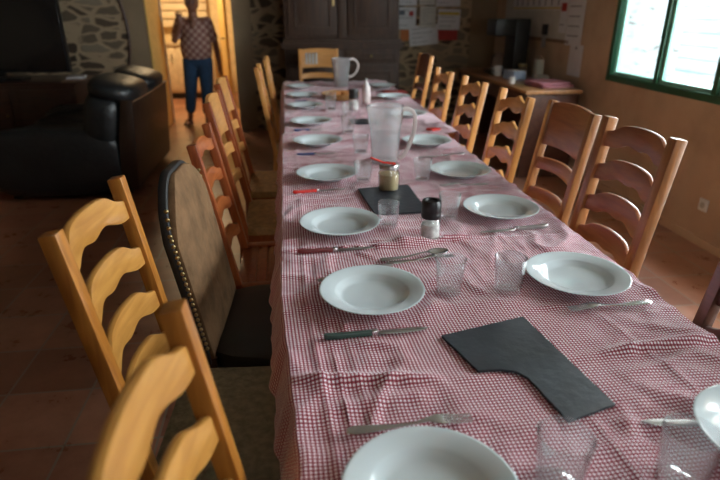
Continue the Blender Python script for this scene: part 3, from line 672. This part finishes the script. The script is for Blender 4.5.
# upholstered chair
t = thing('upholstered_chair', 'brown suede upholstered chair with a studded arched back', 'chair', (-.055, 1.64, 0), R(-4), None)
w2 = .225
def backcurve(z): return -.22 - .10 * max(0, z - .45) / .58
def panel_mesh(x_add, th, grow=0, bulge=.022):
    bm = BM(); out = []
    zb, zt = .44, .995 + grow
    prof = []
    for i in range(33):
        q = i / 32; y = (-1 + 2 * q); ay = abs(y)
        zz = zt - (.0 if ay < .25 else .13 * ((ay - .25) / .75) ** 1.8) - (.03 * max(0, (ay - .8) / .2) ** 2)
        prof.append((y * (w2 + grow), zz))
    rows = []
    for j in range(13):
        r = j / 12; rows.append([(y, zb + (z - zb) * r) for y, z in prof])
    fr = [[bm.verts.new((backcurve(z) + x_add + th + bulge * max(0, 1 - (y / w2) ** 4) * math.sin(PI * min(1, max(0, (z - zb) / (zt - zb)))) ** .4, y, z)) for y, z in row] for row in rows]
    bk = [[bm.verts.new((backcurve(z) + x_add, y, z)) for y, z in row] for row in rows]
    for g in (fr, bk):
        for a, b in zip(g, g[1:]):
            for i in range(32): bm.faces.new((a[i], a[i + 1], b[i + 1], b[i]))
    rim = lambda g: [g[j][0] for j in range(13)] + g[12][1:32] + [g[j][32] for j in range(12, -1, -1)] + g[0][31:0:-1]
    a, b = rim(fr), rim(bk)
    for i in range(len(a)): bm.faces.new((a[i], a[(i + 1) % len(a)], b[(i + 1) % len(b)], b[i]))
    return bm
bk = obj('backrest', panel_mesh(0, .026, .004, 0), 'blackseat', t, .008, True); obj('back_padding', panel_mesh(.024, .012, -.006), 'suede', t, .004, True)
for s in (-1, 1):
    st = BM()
    for i in range(22):
        z = .50 + i * .0165; ellipsoid(st, (backcurve(z) + .026, s * (w2 + .001), z), (.0065, .0035, .0065), 8, 6)
    for q in range(4): z = .850 + .012 * q + .010; ellipsoid(st, (backcurve(z) + .026, s * (w2 + .001 - .006 * q), z + .01 * q), (.0065, .0035, .0065), 8, 6)
    obj('stud_row', st, 'brass', bk, 0, True)
bm = BM(); superbox(bm, (.02, 0, .445), (.235, .235, .045), 5, 32, 14); obj('seat', bm, 'blackseat', t, 0, True)
bm = BM(); box(bm, -.2, .225, -.21, .21, .34, .41); obj('seat_frame', bm, 'console', t, .004)
for s in (-1, 1):
    obj('front_leg', bx(.18, .225, s * .2 - .022, s * .2 + .022, 0, .34), 'console', t, .004)
    bm = BM(); bar(bm, [(-.25, s * .2, 0), (-.215, s * .2, .2), (-.20, s * .2, .46)], .04, .04); obj('rear_leg', bm, 'console', t, .004)

# ------------------------------------------------------------------ sofa, low table, television
t = thing('leather_sofa', 'black leather sofa seen from its side and back, left of the doorway', 'sofa', (-1.78, 5.18, 0))
obj('base', bx(-.50, .42, -.62, .66, .05, .36), 'leather', t, .03, seg=3)
for y in (-.30, .32):
    bm = BM(); superbox(bm, (-.10, y, .42), (.42, .30, .10), 4.5); obj('seat_cushion', bm, 'leather', t, 0, True)
for y, lb in ((-.585, 0), (.60, 1)):
    bm = BM(); superbox(bm, (-.07, y, .30), (.50, .125, .27), 5, 32, 20); obj('armrest', bm, 'leather', t, 0, True)
for y, r in ((-.34, .36), (.34, .34)):
    bm = BM(); superbox(bm, (.32, y, .60), (.15, r, .25), 4, 28, 18, Matrix.Rotation(R(12), 3, 'Y')); 
    superbox(bm, (.42, y, .84), (.19, r * .97, .085), 3.2, 28, 14, Matrix.Rotation(R(14), 3, 'Y')); obj('back_cushion', bm, 'leather', t, 0, True)
bm = BM(); pr = [(.40, .06), (.54, .06), (.59, .77), (.50, .79), (.44, .5)]; prism(bm, pr, -.66, .70, Matrix(((1, 0, 0, 0), (0, 0, 1, 0), (0, 1, 0, 0), (0, 0, 0, 1)))); obj('rear_panel', bm, 'leatherback', t, .02, True)
bm = BM(); tube(bm, [(.592, -.655, .77), (.598, -.3, .765), (.598, .05, .77), (.598, .35, .77), (.592, .69, .77)], .006, 6); obj('piping', bm, 'shelf', t, 0, True)
for x in (-.44, .42):
    for y in (-.56, .60): obj('foot', bx(x - .03, x + .03, y - .03, y + .03, 0, .06), 'black', t)

t = thing('coffee_table', 'low orange wood coffee table at the far left edge', 'table', (-2.86, 4.78, 0), R(8))
obj('tabletop', bx(-.42, .42, -.35, .35, .41, .44), 'orange', t, .005); obj('shelf', bx(-.36, .36, -.3, .3, .15, .17), 'orange', t, .003)
for sx in (-1, 1):
    for sy in (-1, 1): obj('leg', bx(sx * .37 - .03, sx * .37 + .03, sy * .30 - .03, sy * .30 + .03, 0, .41), 'orange', t, .004)

t = thing('television_cabinet', 'dark mahogany television cabinet against the stone wall', 'cabinet', (-3.1, 6.60, 0))
obj('body', bx(-.95, .90, -.36, .36, .05, .70), 'console', t, .005); top = obj('top', bx(-.97, .93, -.39, .38, .70, .73), 'console', t, .006)
for x in (-.9, -.3, .3): d = obj('door', bx(x + .03, x + .55, -.375, -.36, .09, .66), 'console', t, .006); bm = BM(); ellipsoid(bm, (x + .5, -.385, .4), (.012, .012, .012), 12, 8); obj('knob', bm, 'brass', d, 0, True)
bm = BM(); prism(bm, [(.80, -.40)] + [(.80 + .26 * math.cos(a), -.14 + .26 * math.sin(a)) for a in [R(-80 + 8 * i) for i in range(21)]], .731, .752); obj('corner_shelf', bm, 'shelf', t, .003)
t = thing('television', 'large black flat television on the mahogany cabinet', 'television', (-3.02, 6.52, .731), R(-3))
obj('screen', bx(-.72, .72, -.03, .03, .09, .93), 'screen', t, .006); obj('bezel', bx(-.735, .735, -.02, .04, .075, .945), 'black', t, .006)
obj('stand', bx(-.25, .25, -.10, .12, 0, .02), 'black', t, .004); obj('neck', bx(-.05, .05, .0, .04, .02, .1), 'black', t)
t = thing('set_top_box', 'small black box with a red light under the television', 'set-top box', (-3.06, 6.33, .731))
obj('case', bx(-.14, .14, -.06, .06, 0, .045), 'black', t, .004); bm = BM(); ellipsoid(bm, (-.02, -.062, .028), (.010, .003, .010), 12, 8); obj('indicator_light', bm, 'led', t, 0, True)
t = tag(obj('magazine_stack', bx(-.09, .09, -.11, .11, 0, .018), 'paper', None, .003, False, (-2.22, 6.42, .7525), (0, 0, .2)), 'pale magazine lying on the rounded shelf end by the television', 'magazine')

# ------------------------------------------------------------------ wardrobe / hutch
t = thing('wardrobe', 'tall dark carved wood dresser behind the far end of the table', 'cabinet', (.65, 6.78, 0))
obj('lower_body', bx(-.655, .655, -.24, .30, .08, 1.02), 'hutch', t, .004); obj('plinth', bx(-.67, .67, -.255, .30, 0, .08), 'hutch', t, .004)
bm = BM(); box(bm, -.70, .70, -.31, .30, 1.05, 1.08); box(bm, -.685, .685, -.29, .30, 1.02, 1.05); box(bm, -.67, .67, -.27, .30, 1.08, 1.115); obj('ledge', bm, 'hutch', t, .006)
obj('upper_body', bx(-.645, .645, -.20, .30, 1.115, 2.2), 'hutch', t, .004)
bm = BM(); box(bm, -.68, .68, -.25, .30, 2.2, 2.26); box(bm, -.71, .71, -.28, .30, 2.26, 2.30); obj('cornice', bm, 'hutch', t, .008)
def pdoor(x0, x1, z0, z1, y, knobx, name='door', kz=None, esc=False):
    d = obj(name, bx(x0, x1, y - .022, y, z0, z1), 'hutch', t, .005); m_ = .07 if name == 'door' else .03
    bm = BM(); a, b, c, e = x0 + m_, x1 - m_, z0 + m_, z1 - m_
    for (p, q, r, s) in ((a, a + .018, c, e), (b - .018, b, c, e), (a, b, c, c + .018), (a, b, e - .018, e)): box(bm, p, q, y - .034, y - .02, r, s)
    obj('moulding', bm, 'hutch', d, .004)
    if name == 'door': obj('raised_panel', bx(a + .05, b - .05, y - .030, y - .02, c + .05, e - .05), 'hutch', d, .008)
    bm = BM()
    if esc: box(bm, knobx - .010, knobx + .010, y - .028, y - .02, kz - .06, kz + .06)
    else: ellipsoid(bm, (knobx, y - .036, kz if kz else (z0 + z1) / 2), (.014, .014, .014), 14, 10)
    obj('knob' if not esc else 'keyhole_plate', bm, 'brass', d, .0, True)
pdoor(-.60, -.06, 1.16, 2.15, -.20, -.10, kz=1.52, esc=True); pdoor(.06, .60, 1.16, 2.15, -.20, .10, kz=1.60)
obj('centre_stile', bx(-.045, .045, -.225, -.20, 1.13, 2.18), 'hutch', t, .006)
pdoor(-.62, -.02, .87, 1.00, -.24, -.32, 'drawer'); pdoor(.02, .62, .87, 1.00, -.24, .32, 'drawer')
pdoor(-.62, -.02, .12, .84, -.24, -.07, kz=.5); pdoor(.02, .62, .12, .84, -.24, .07, kz=.5)

# ------------------------------------------------------------------ notices on the far wall
NP = [0]
def notice(label, x, z, w, h, mat='paper', rot=0, lines=5, extra=(), name='pinned_paper'):
    NP[0] = (NP[0] + .0022) % .008
    t = thing(name, label, 'paper', (x, YF - .003 - NP[0], z), 0, 'papers pinned to the stone wall'); t.rotation_euler = (0, rot, 0)
    obj('sheet', bx(-w / 2, w / 2, -.001, .001, -h / 2, h / 2), mat, t)
    if lines:
        bm = BM()
        for i in range(lines):
            zz = h * .36 - i * h * .68 / max(1, lines - 1); ww = w * random.uniform(.22, .40)
            box(bm, -w * .42, -w * .42 + ww * 1.9, -.0018, -.0011, zz - h * .012, zz + h * .012)
        obj('print', bm, 'ink', t)
    for (a, b, c, d, m_) in extra: obj('print_block', bx(a * w, b * w, -.003, -.0015, c * h, d * h), m_, t)
notice('white notice with a small red square, beside the dark wardrobe', 1.49, 1.325, .23, .25, 'paper', 0, 3, [(.12, .36, .10, .32, 'redprint'), (-.4, -.1, .15, .35, 'ink')])
notice('tilted white notice, lowest of the left papers on the stone wall', 1.71, 1.13, .36, .23, 'paper', R(-5), 4)
notice('cream sheet between the two larger notices on the stone wall', 1.755, 1.34, .20, .24, 'paper2', 0, 6)
notice('white notice with a yellow heading above a red card', 2.02, 1.31, .28, .235, 'paper', R(1), 4, [(-.46, .46, .22, .36, 'yellowp')])
notice('dark red card under the yellow headed notice', 2.0, 1.13, .28, .12, 'redprint', 0, 0)
notice('orange card half behind the tilted white notice', 1.47, 1.13, .10, .13, 'orangep', 0, 0)
notice('white sheet at the top edge above the red square notice', 1.50, 1.57, .22, .20, 'paper', 0, 5)
notice('narrow sheet at the top edge above the cream sheet', 1.74, 1.57, .20, .19, 'paper2', 0, 4)
notice('wide white sheet at the top edge above the yellow headed notice', 2.0, 1.57, .30, .22, 'paper', 0, 4)

# ------------------------------------------------------------------ board and papers on the right wall
def rpaper(name, label, y0, y1, z0, z1, mat, dx=.012, lines=0, extra=(), cat='paper'):
    t = thing(name, label, cat, (XR - dx, (y0 + y1) / 2, z0)); hy = (y1 - y0) / 2; h = z1 - z0
    obj('sheet', bx(-.002, .002, -hy, hy, 0, h), mat, t)
    if lines:
        bm = BM()
        for i in range(lines):
            zz = h * (.9 - .8 * i / max(1, lines - 1)); box(bm, -.0032, -.0021, hy * .8 - hy * random.uniform(1.0, 1.5), hy * .8, zz - .004, zz + .004)
        obj('print', bm, 'ink', t)
    for (a, b, c, d, m_) in extra: obj('print_block', bx(-.0045, -.0022, a * hy, b * hy, c * h, d * h), m_, t)
    return t
t = thing('notice_board', 'large cream notice board on the right wall above the desk', 'board', (XR - .004, 5.95, 1.15))
obj('panel', bx(-.010, .0, -.82, .82, 0, .95), 'paper2', t); obj('lower_edge', bx(-.016, .0, -.83, .83, -.02, .012), 'shelf', t, .003)
rpaper('wall_calendar', 'yellow ruled wall calendar on the notice board', 5.35, 6.55, 1.42, 1.95, 'paper', .0165, 0, [(-.98, .98, .02, .05, 'yellowp'), (-.98, .98, .94, .99, 'yellowp')] + [(-.9 + i * .24, -.9 + i * .24 + .03, .08, .9, 'ink') for i in range(8)], 'calendar')
rpaper('red_marked_sheet', 'narrow sheet with red marks, right of the wall calendar', 5.22, 5.36, 1.22, 1.95, 'paper', .0165, 5, [(-.7, .7, .26, .36, 'redprint'), (-.6, .5, .55, .62, 'redprint')])
rpaper('printed_sheet', 'tall white printed sheet on the right end of the notice board', 4.90, 5.20, 1.12, 1.95, 'paper', .018, 9)
rpaper('hanging_sheet', 'white sheet hanging below the notice board, left of the window', 4.86, 5.10, .86, 1.13, 'paper', .005, 0, [(-.1, .1, .86, .94, 'ink')])
t = thing('wall_clip', 'small black clip holder on the lower part of the notice board', 'clip', (XR - .03, 5.63, 1.19))
obj('body', bx(-.01, .012, -.05, .05, 0, .10), 'black', t, .004); obj('tail', bx(-.006, .006, -.035, .035, -.12, 0), 'steelworn', t, .002)
t = thing('wall_socket', 'square white wall socket low on the right wall', 'socket', (XR, 3.045, .265))
obj('plate', bx(-.010, 0, -.038, .038, -.040, .040), 'white', t, .003); bm = BM(); lathe(bm, [(0, 0), (.018, 0), (.020, .003)], 20); bmesh.ops.rotate(bm, matrix=Matrix.Rotation(R(-90), 3, 'Y'), verts=bm.verts); obj('outlet', bm, 'paper2', t, 0, True, (-.0105, 0, 0))

# ------------------------------------------------------------------ desk and things on it
t = thing('writing_desk', 'dark desk with pale front edge against the right wall', 'desk', (2.30, 5.62, 0))
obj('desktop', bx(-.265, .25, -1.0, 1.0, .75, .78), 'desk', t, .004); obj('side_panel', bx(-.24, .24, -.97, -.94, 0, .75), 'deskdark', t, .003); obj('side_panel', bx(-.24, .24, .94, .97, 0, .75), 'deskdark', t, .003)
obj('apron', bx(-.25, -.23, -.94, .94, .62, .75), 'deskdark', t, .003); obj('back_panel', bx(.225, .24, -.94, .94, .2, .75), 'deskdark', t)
DZ = .7805
t = thing('coffee_machine', 'black filter coffee machine with a glass carafe on the desk', 'coffee machine', (2.36, 5.98, DZ), R(0))
obj('column', bx(.02, .17, -.17, .13, .0, .56), 'black', t, .012); obj('brew_head', bx(-.20, .05, -.16, .12, .39, .555), 'black', t, .015); obj('base', bx(-.20, .05, -.15, .11, 0, .04), 'black', t, .008)
bm = BM(); lathe(bm, [(0, .042), (.06, .042), (.075, .08), (.07, .16), (.05, .2), (.052, .22)], 24, (-.10, -.02, 0)); c = obj('carafe', bm, 'glass', t, 0, True)
bm = BM(); tube(bm, [(-.15, -.06, .2), (-.19, -.10, .18), (-.19, -.10, .09), (-.15, -.07, .07)], .008); obj('carafe_handle', bm, 'black', c, 0, True)
bm = BM(); lathe(bm, [(.02, .38), (.045, .39)], 20, (-.10, -.02, 0)); obj('filter_holder', bm, 'black', t, 0, True)
def mug(label, x, y, mat, s=1, cat='mug', handle=True):
    t = thing('mug', label, cat, (x, y, DZ)); bm = BM(); lathe(bm, [(0, 0), (.034 * s, 0), (.038 * s, .09 * s), (.035 * s, .09 * s), (.031 * s, .006), (0, .006)], 28); obj('body', bm, mat, t, 0, True)
    if handle: bm = BM(); tube(bm, [(-.035 * s, 0, .075 * s), (-.06 * s, 0, .07 * s), (-.06 * s, 0, .03 * s), (-.034 * s, 0, .02 * s)], .005); obj('handle', bm, mat, t, 0, True)
mug('white mug in front of the coffee machine', 2.21, 5.78, 'white', 1.1)
mug('small cream pot at the near left corner of the desk', 2.11, 5.13, 'white', .7)
t = thing('tissue_box', 'pale blue and white box beside the white mug on the desk', 'box', (2.27, 5.48, DZ), R(10)); obj('carton', bx(-.07, .07, -.10, .10, 0, .085), 'bluebox', t, .005); obj('top_label', bx(-.05, .05, -.07, .07, .085, .088), 'white', t)
t = thing('milk_carton', 'tall brown and cream carton standing by the wall on the desk', 'carton', (2.50, 5.45, DZ)); obj('carton', bx(-.035, .035, -.04, .04, 0, .19), 'paper2', t, .004); bm = BM(); prism(bm, [(-.035, .19), (.035, .19), (0, .23)], -.04, .04, Matrix(((1, 0, 0, 0), (0, 0, 1, 0), (0, 1, 0, 0), (0, 0, 0, 1)))); obj('gable_top', bm, 'shelf', t, .002)
t = thing('storage_tin', 'small brown tin behind the blue box on the desk', 'tin', (2.46, 5.74, DZ)); bm = BM(); lathe(bm, [(0, 0), (.045, 0), (.045, .10), (0, .10)], 24); obj('body', bm, 'shelf', t, .003); bm = BM(); lathe(bm, [(0, .10), (.048, .10), (.048, .12), (0, .122)], 24); obj('lid', bm, 'brass', t, 0, True)
bm = BM(); superbox(bm, (0, 0, .03), (.075, .05, .03), 3); tag(obj('crumpled_cloth', bm, 'paper2', None, 0, True, (2.47, 5.30, DZ)), 'crumpled pale cloth by the wall, behind the pink towels', 'cloth')
t = thing('folded_towel', 'folded pink cloth lying on the near end of the desk', 'towel', (2.38, 4.93, DZ), R(6))
bm = BM(); superbox(bm, (0, 0, .013), (.17, .19, .013), 6); obj('lower_fold', bm, 'pinkp', t, 0, True); bm = BM(); superbox(bm, (-.01, .01, .036), (.16, .175, .012), 6); obj('upper_fold', bm, 'pinkp', t, 0, True)

# ------------------------------------------------------------------ the woman in the doorway
P0 = Vector((-1.10, 7.48, 0))
pr = thing('person', 'woman in a checked short sleeved shirt and blue cropped trousers, waving in the doorway', 'person', P0)
def caps(bm, a, b, ra, rb, flat=1.0, seg=16):
    a, b = Vector(a), Vector(b); d = b - a; n = max(2, int(d.length / .02))
    pts = [a + d * (i / n) for i in range(n + 1)]; rs = [ra + (rb - ra) * i / n for i in range(n + 1)]
    tube(bm, pts, rs, seg); ellipsoid(bm, a, (ra, ra, ra), 14, 10); ellipsoid(bm, b, (rb, rb, rb), 14, 10)
def remesh(o, v, sm=6):
    m1 = o.modifiers.new('r', 'REMESH'); m1.mode = 'VOXEL'; m1.voxel_size = v; m1.use_smooth_shade = True
    m2 = o.modifiers.new('s', 'SMOOTH'); m2.iterations = sm; m2.factor = .5
SH = {-1: Vector((-.165, 0, 1.285)), 1: Vector((.165, 0, 1.285))}
EL = {-1: Vector((-.245, -.03, 1.075)), 1: Vector((.235, .03, 1.03))}
WR = {-1: Vector((-.140, -.14, 1.27)), 1: Vector((.27, -.06, .80))}
HIP = {-1: Vector((-.085, 0, .82)), 1: Vector((.085, 0, .82))}
KN = {-1: Vector((-.13, .03, .45)), 1: Vector((.085, -.05, .45))}
AN = {-1: Vector((-.19, .12, .09)), 1: Vector((.06, -.07, .075))}
bm = BM()
caps(bm, (0, 0, 1.30), (0, -.01, 1.42), .055, .050)                     # neck
ellipsoid(bm, (0, -.015, 1.505), (.073, .088, .105)); ellipsoid(bm, (0, -.045, 1.445), (.052, .055, .050))   # skull, jaw
ellipsoid(bm, (0, -.106, 1.488), (.012, .018, .022), 12, 8); ellipsoid(bm, (0, -.098, 1.445), (.024, .010, .008), 12, 8)  # nose, lips
for s in (-1, 1): ellipsoid(bm, (s * .074, 0, 1.495), (.010, .020, .030), 12, 8); ellipsoid(bm, (s * .032, -.088, 1.475), (.022, .016, .018), 12, 8)
ellipsoid(bm, (0, 0, 1.16), (.145, .095, .20)); ellipsoid(bm, (0, 0, .92), (.15, .11, .16)); caps(bm, SH[-1], SH[1], .055, .055)
for s in (-1, 1):
    caps(bm, SH[s], EL[s], .048, .038); caps(bm, EL[s], WR[s], .037, .024)
    caps(bm, HIP[s], KN[s], .085, .055); caps(bm, KN[s], AN[s], .052, .033)
    caps(bm, AN[s] + Vector((0, .03, -.045)), AN[s] + Vector((s * .02, -.15, -.055)), .028, .022); ellipsoid(bm, AN[s] + Vector((s * .02, -.12, -.05)), (.042, .06, .022))
def hand(bm, wr, d, side, th):
    """palm and five fingers: d finger direction, side across the palm, th thumb side sign"""
    d = d.normalized(); side = side.normalized(); n = d.cross(side)
    caps(bm, wr, wr + d * .07, .022, .026); 
    for q in range(4):
        b = wr + d * .065 + side * (-.027 + q * .018); ln = (.055, .07, .074, .062)[q]
        m_ = b + d * ln * .5 + side * (-.006 + q * .004); caps(bm, wr + d * .03 + side * (-.02 + q * .013), b, .013, .0105); caps(bm, b, m_, .0095, .009); caps(bm, m_, m_ + d * ln * .5 + n * .015 + side * (-.005 + q * .004), .009, .0075)
    b = wr + d * .02 + side * th * .02; m_ = b + d * .035 + side * th * .030; caps(bm, b, m_, .013, .011); caps(bm, m_, m_ + d * .028 + side * th * .010, .0105, .0085)
hand(bm, WR[-1], Vector((-.05, -.05, 1)), Vector((1, 0, 0)), 1)
hand(bm, WR[1], Vector((.05, -.15, -1)), Vector((.2, 1, 0)), -1)
body = obj('body', bm, 'skin', pr, 0, True); remesh(body, .0058, 3)
for s in (-1, 1): bm = BM(); ellipsoid(bm, (s * .030, -.096, 1.508), (.011, .006, .007), 12, 8); obj('eye', bm, 'ink', pr, 0, True)
bm = BM(); ellipsoid(bm, (0, .012, 1.535), (.083, .092, .092)); ellipsoid(bm, (0, .03, 1.48), (.080, .075, .07)); ellipsoid(bm, (.01, -.055, 1.585), (.060, .040, .028)); h = obj('hair', bm, 'hair', pr, 0, True); remesh(h, .008, 2)
bm = BM()
for s in (-1, 1):
    for a in range(24):
        t0 = a * PI / 12; t1 = (a + 1) * PI / 12; f_ = lambda t_: (s * .033 + .026 * math.cos(t_), -.112, 1.505 + .020 * math.sin(t_)); tube(bm, [f_(t0), f_(t1)], .0022, 6)
tube(bm, [(-.008, -.114, 1.508), (.008, -.114, 1.508)], .002, 6); obj('glasses', bm, 'black', pr, 0, True)
bm = BM(); ellipsoid(bm, (0, 0, 1.15), (.172, .122, .20)); ellipsoid(bm, (0, 0, .98), (.196, .142, .25)); ellipsoid(bm, (0, -.02, 1.14), (.15, .12, .10)); caps(bm, SH[-1] - Vector((-.02, 0, .035)), SH[1] - Vector((.02, 0, .035)), .062, .062)
for s in (-1, 1): caps(bm, SH[s], SH[s].lerp(EL[s], .72), .064, .060)
sh = obj('shirt', bm, 'shirt', pr, 0, True); remesh(sh, .009, 3)
bm = BM(); ellipsoid(bm, (0, -.085, 1.27), (.034, .05, .075)); obj('neckline', bm, 'skin', pr, 0, True)
bm = BM(); ellipsoid(bm, (0, 0, .86), (.170, .122, .13))
for s in (-1, 1): caps(bm, HIP[s], KN[s], .103, .078); caps(bm, KN[s], KN[s].lerp(AN[s], .62), .077, .066)
tr = obj('trousers', bm, 'jeans', pr, 0, True); remesh(tr, .009, 3)
for s in (-1, 1):
    bm = BM(); q = AN[s]; ellipsoid(bm, (q.x + s * .015, q.y - .06, q.z - .068), (.046, .125, .012), 20, 8); 
    for d_ in (-.12, -.05): tube(bm, [(q.x + s * .015 + .05 * math.cos(a), q.y + d_, q.z - .068 + .062 * math.sin(a)) for a in [PI * i / 8 for i in range(9)]], .010, 8)
    obj('sandal', bm, 'sandal', pr, 0, True)

# ------------------------------------------------------------------ light
w = bpy.data.worlds.new('overcast sky'); S.world = w; w.use_nodes = True; nt = w.node_tree
bg = nt.nodes['Background']; tc = nt.nodes.new('ShaderNodeTexCoord'); sp = nt.nodes.new('ShaderNodeSeparateXYZ'); nt.links.new(tc.outputs['Generated'], sp.inputs[0])
cr = nt.nodes.new('ShaderNodeValToRGB'); cr.color_ramp.elements[0].position = .45; cr.color_ramp.elements[0].color = (.86, .91, .94, 1); cr.color_ramp.elements[1].position = .9; cr.color_ramp.elements[1].color = (.72, .84, 1, 1)
nt.links.new(sp.outputs[2], cr.inputs[0]); nt.links.new(cr.outputs[0], bg.inputs[0]); bg.inputs[1].default_value = 8.3
def area(name, loc, rot, sx, sy, power, col, portal=False):
    l = bpy.data.lights.new(name, 'AREA'); l.shape = 'RECTANGLE'; l.size = sx; l.size_y = sy; l.energy = power; l.color = col
    if portal: l.cycles.is_portal = True
    o = bpy.data.objects.new(name, l); COL.objects.link(o); o.location = loc; o.rotation_euler = rot; return o
area('sky_portal', ((W3[0] + W3[1]) / 2, -2.52, (W3[2] + W3[3]) / 2), (R(-90), 0, PI), W3[1] - W3[0], W3[3] - W3[2], 1, (1, 1, 1), True)
for nme, wv in (('sky_portal', W1), ('sky_portal', W2)):
    area(nme, (XR + T + .02, (wv[0] + wv[1]) / 2, (wv[2] + wv[3]) / 2), (0, R(90), 0), wv[3] - wv[2], wv[1] - wv[0], 1, (1, 1, 1), True)
area('kitchen_ceiling_lamp', (-1.7, 9.2, 2.5), (0, 0, 0), .5, .5, 24, (1, .74, .42))

# ------------------------------------------------------------------ camera
cam = bpy.data.cameras.new('camera'); co = bpy.data.objects.new('camera', cam); COL.objects.link(co); S.camera = co
cam.sensor_width = 36; cam.lens = 550 / 720 * 36; cam.clip_start = .02
co.location = (0, 0, 1.43); pitch = math.atan(231 / 550); co.rotation_euler = (PI / 2 - pitch, 0, -R(7.36))
cam.dof.use_dof = True; cam.dof.focus_distance = 1.5; cam.dof.aperture_fstop = 2.6

S.view_settings.view_transform = 'Standard'; S.view_settings.look = 'None'; S.view_settings.gamma = 1; S.view_settings.use_curve_mapping = False
S.view_settings.exposure = 1.6
S.cycles.use_denoising = True; S.cycles.max_bounces = 14; S.cycles.diffuse_bounces = 6; S.cycles.transparent_max_bounces = 40
S.cycles.sample_clamp_indirect = 6
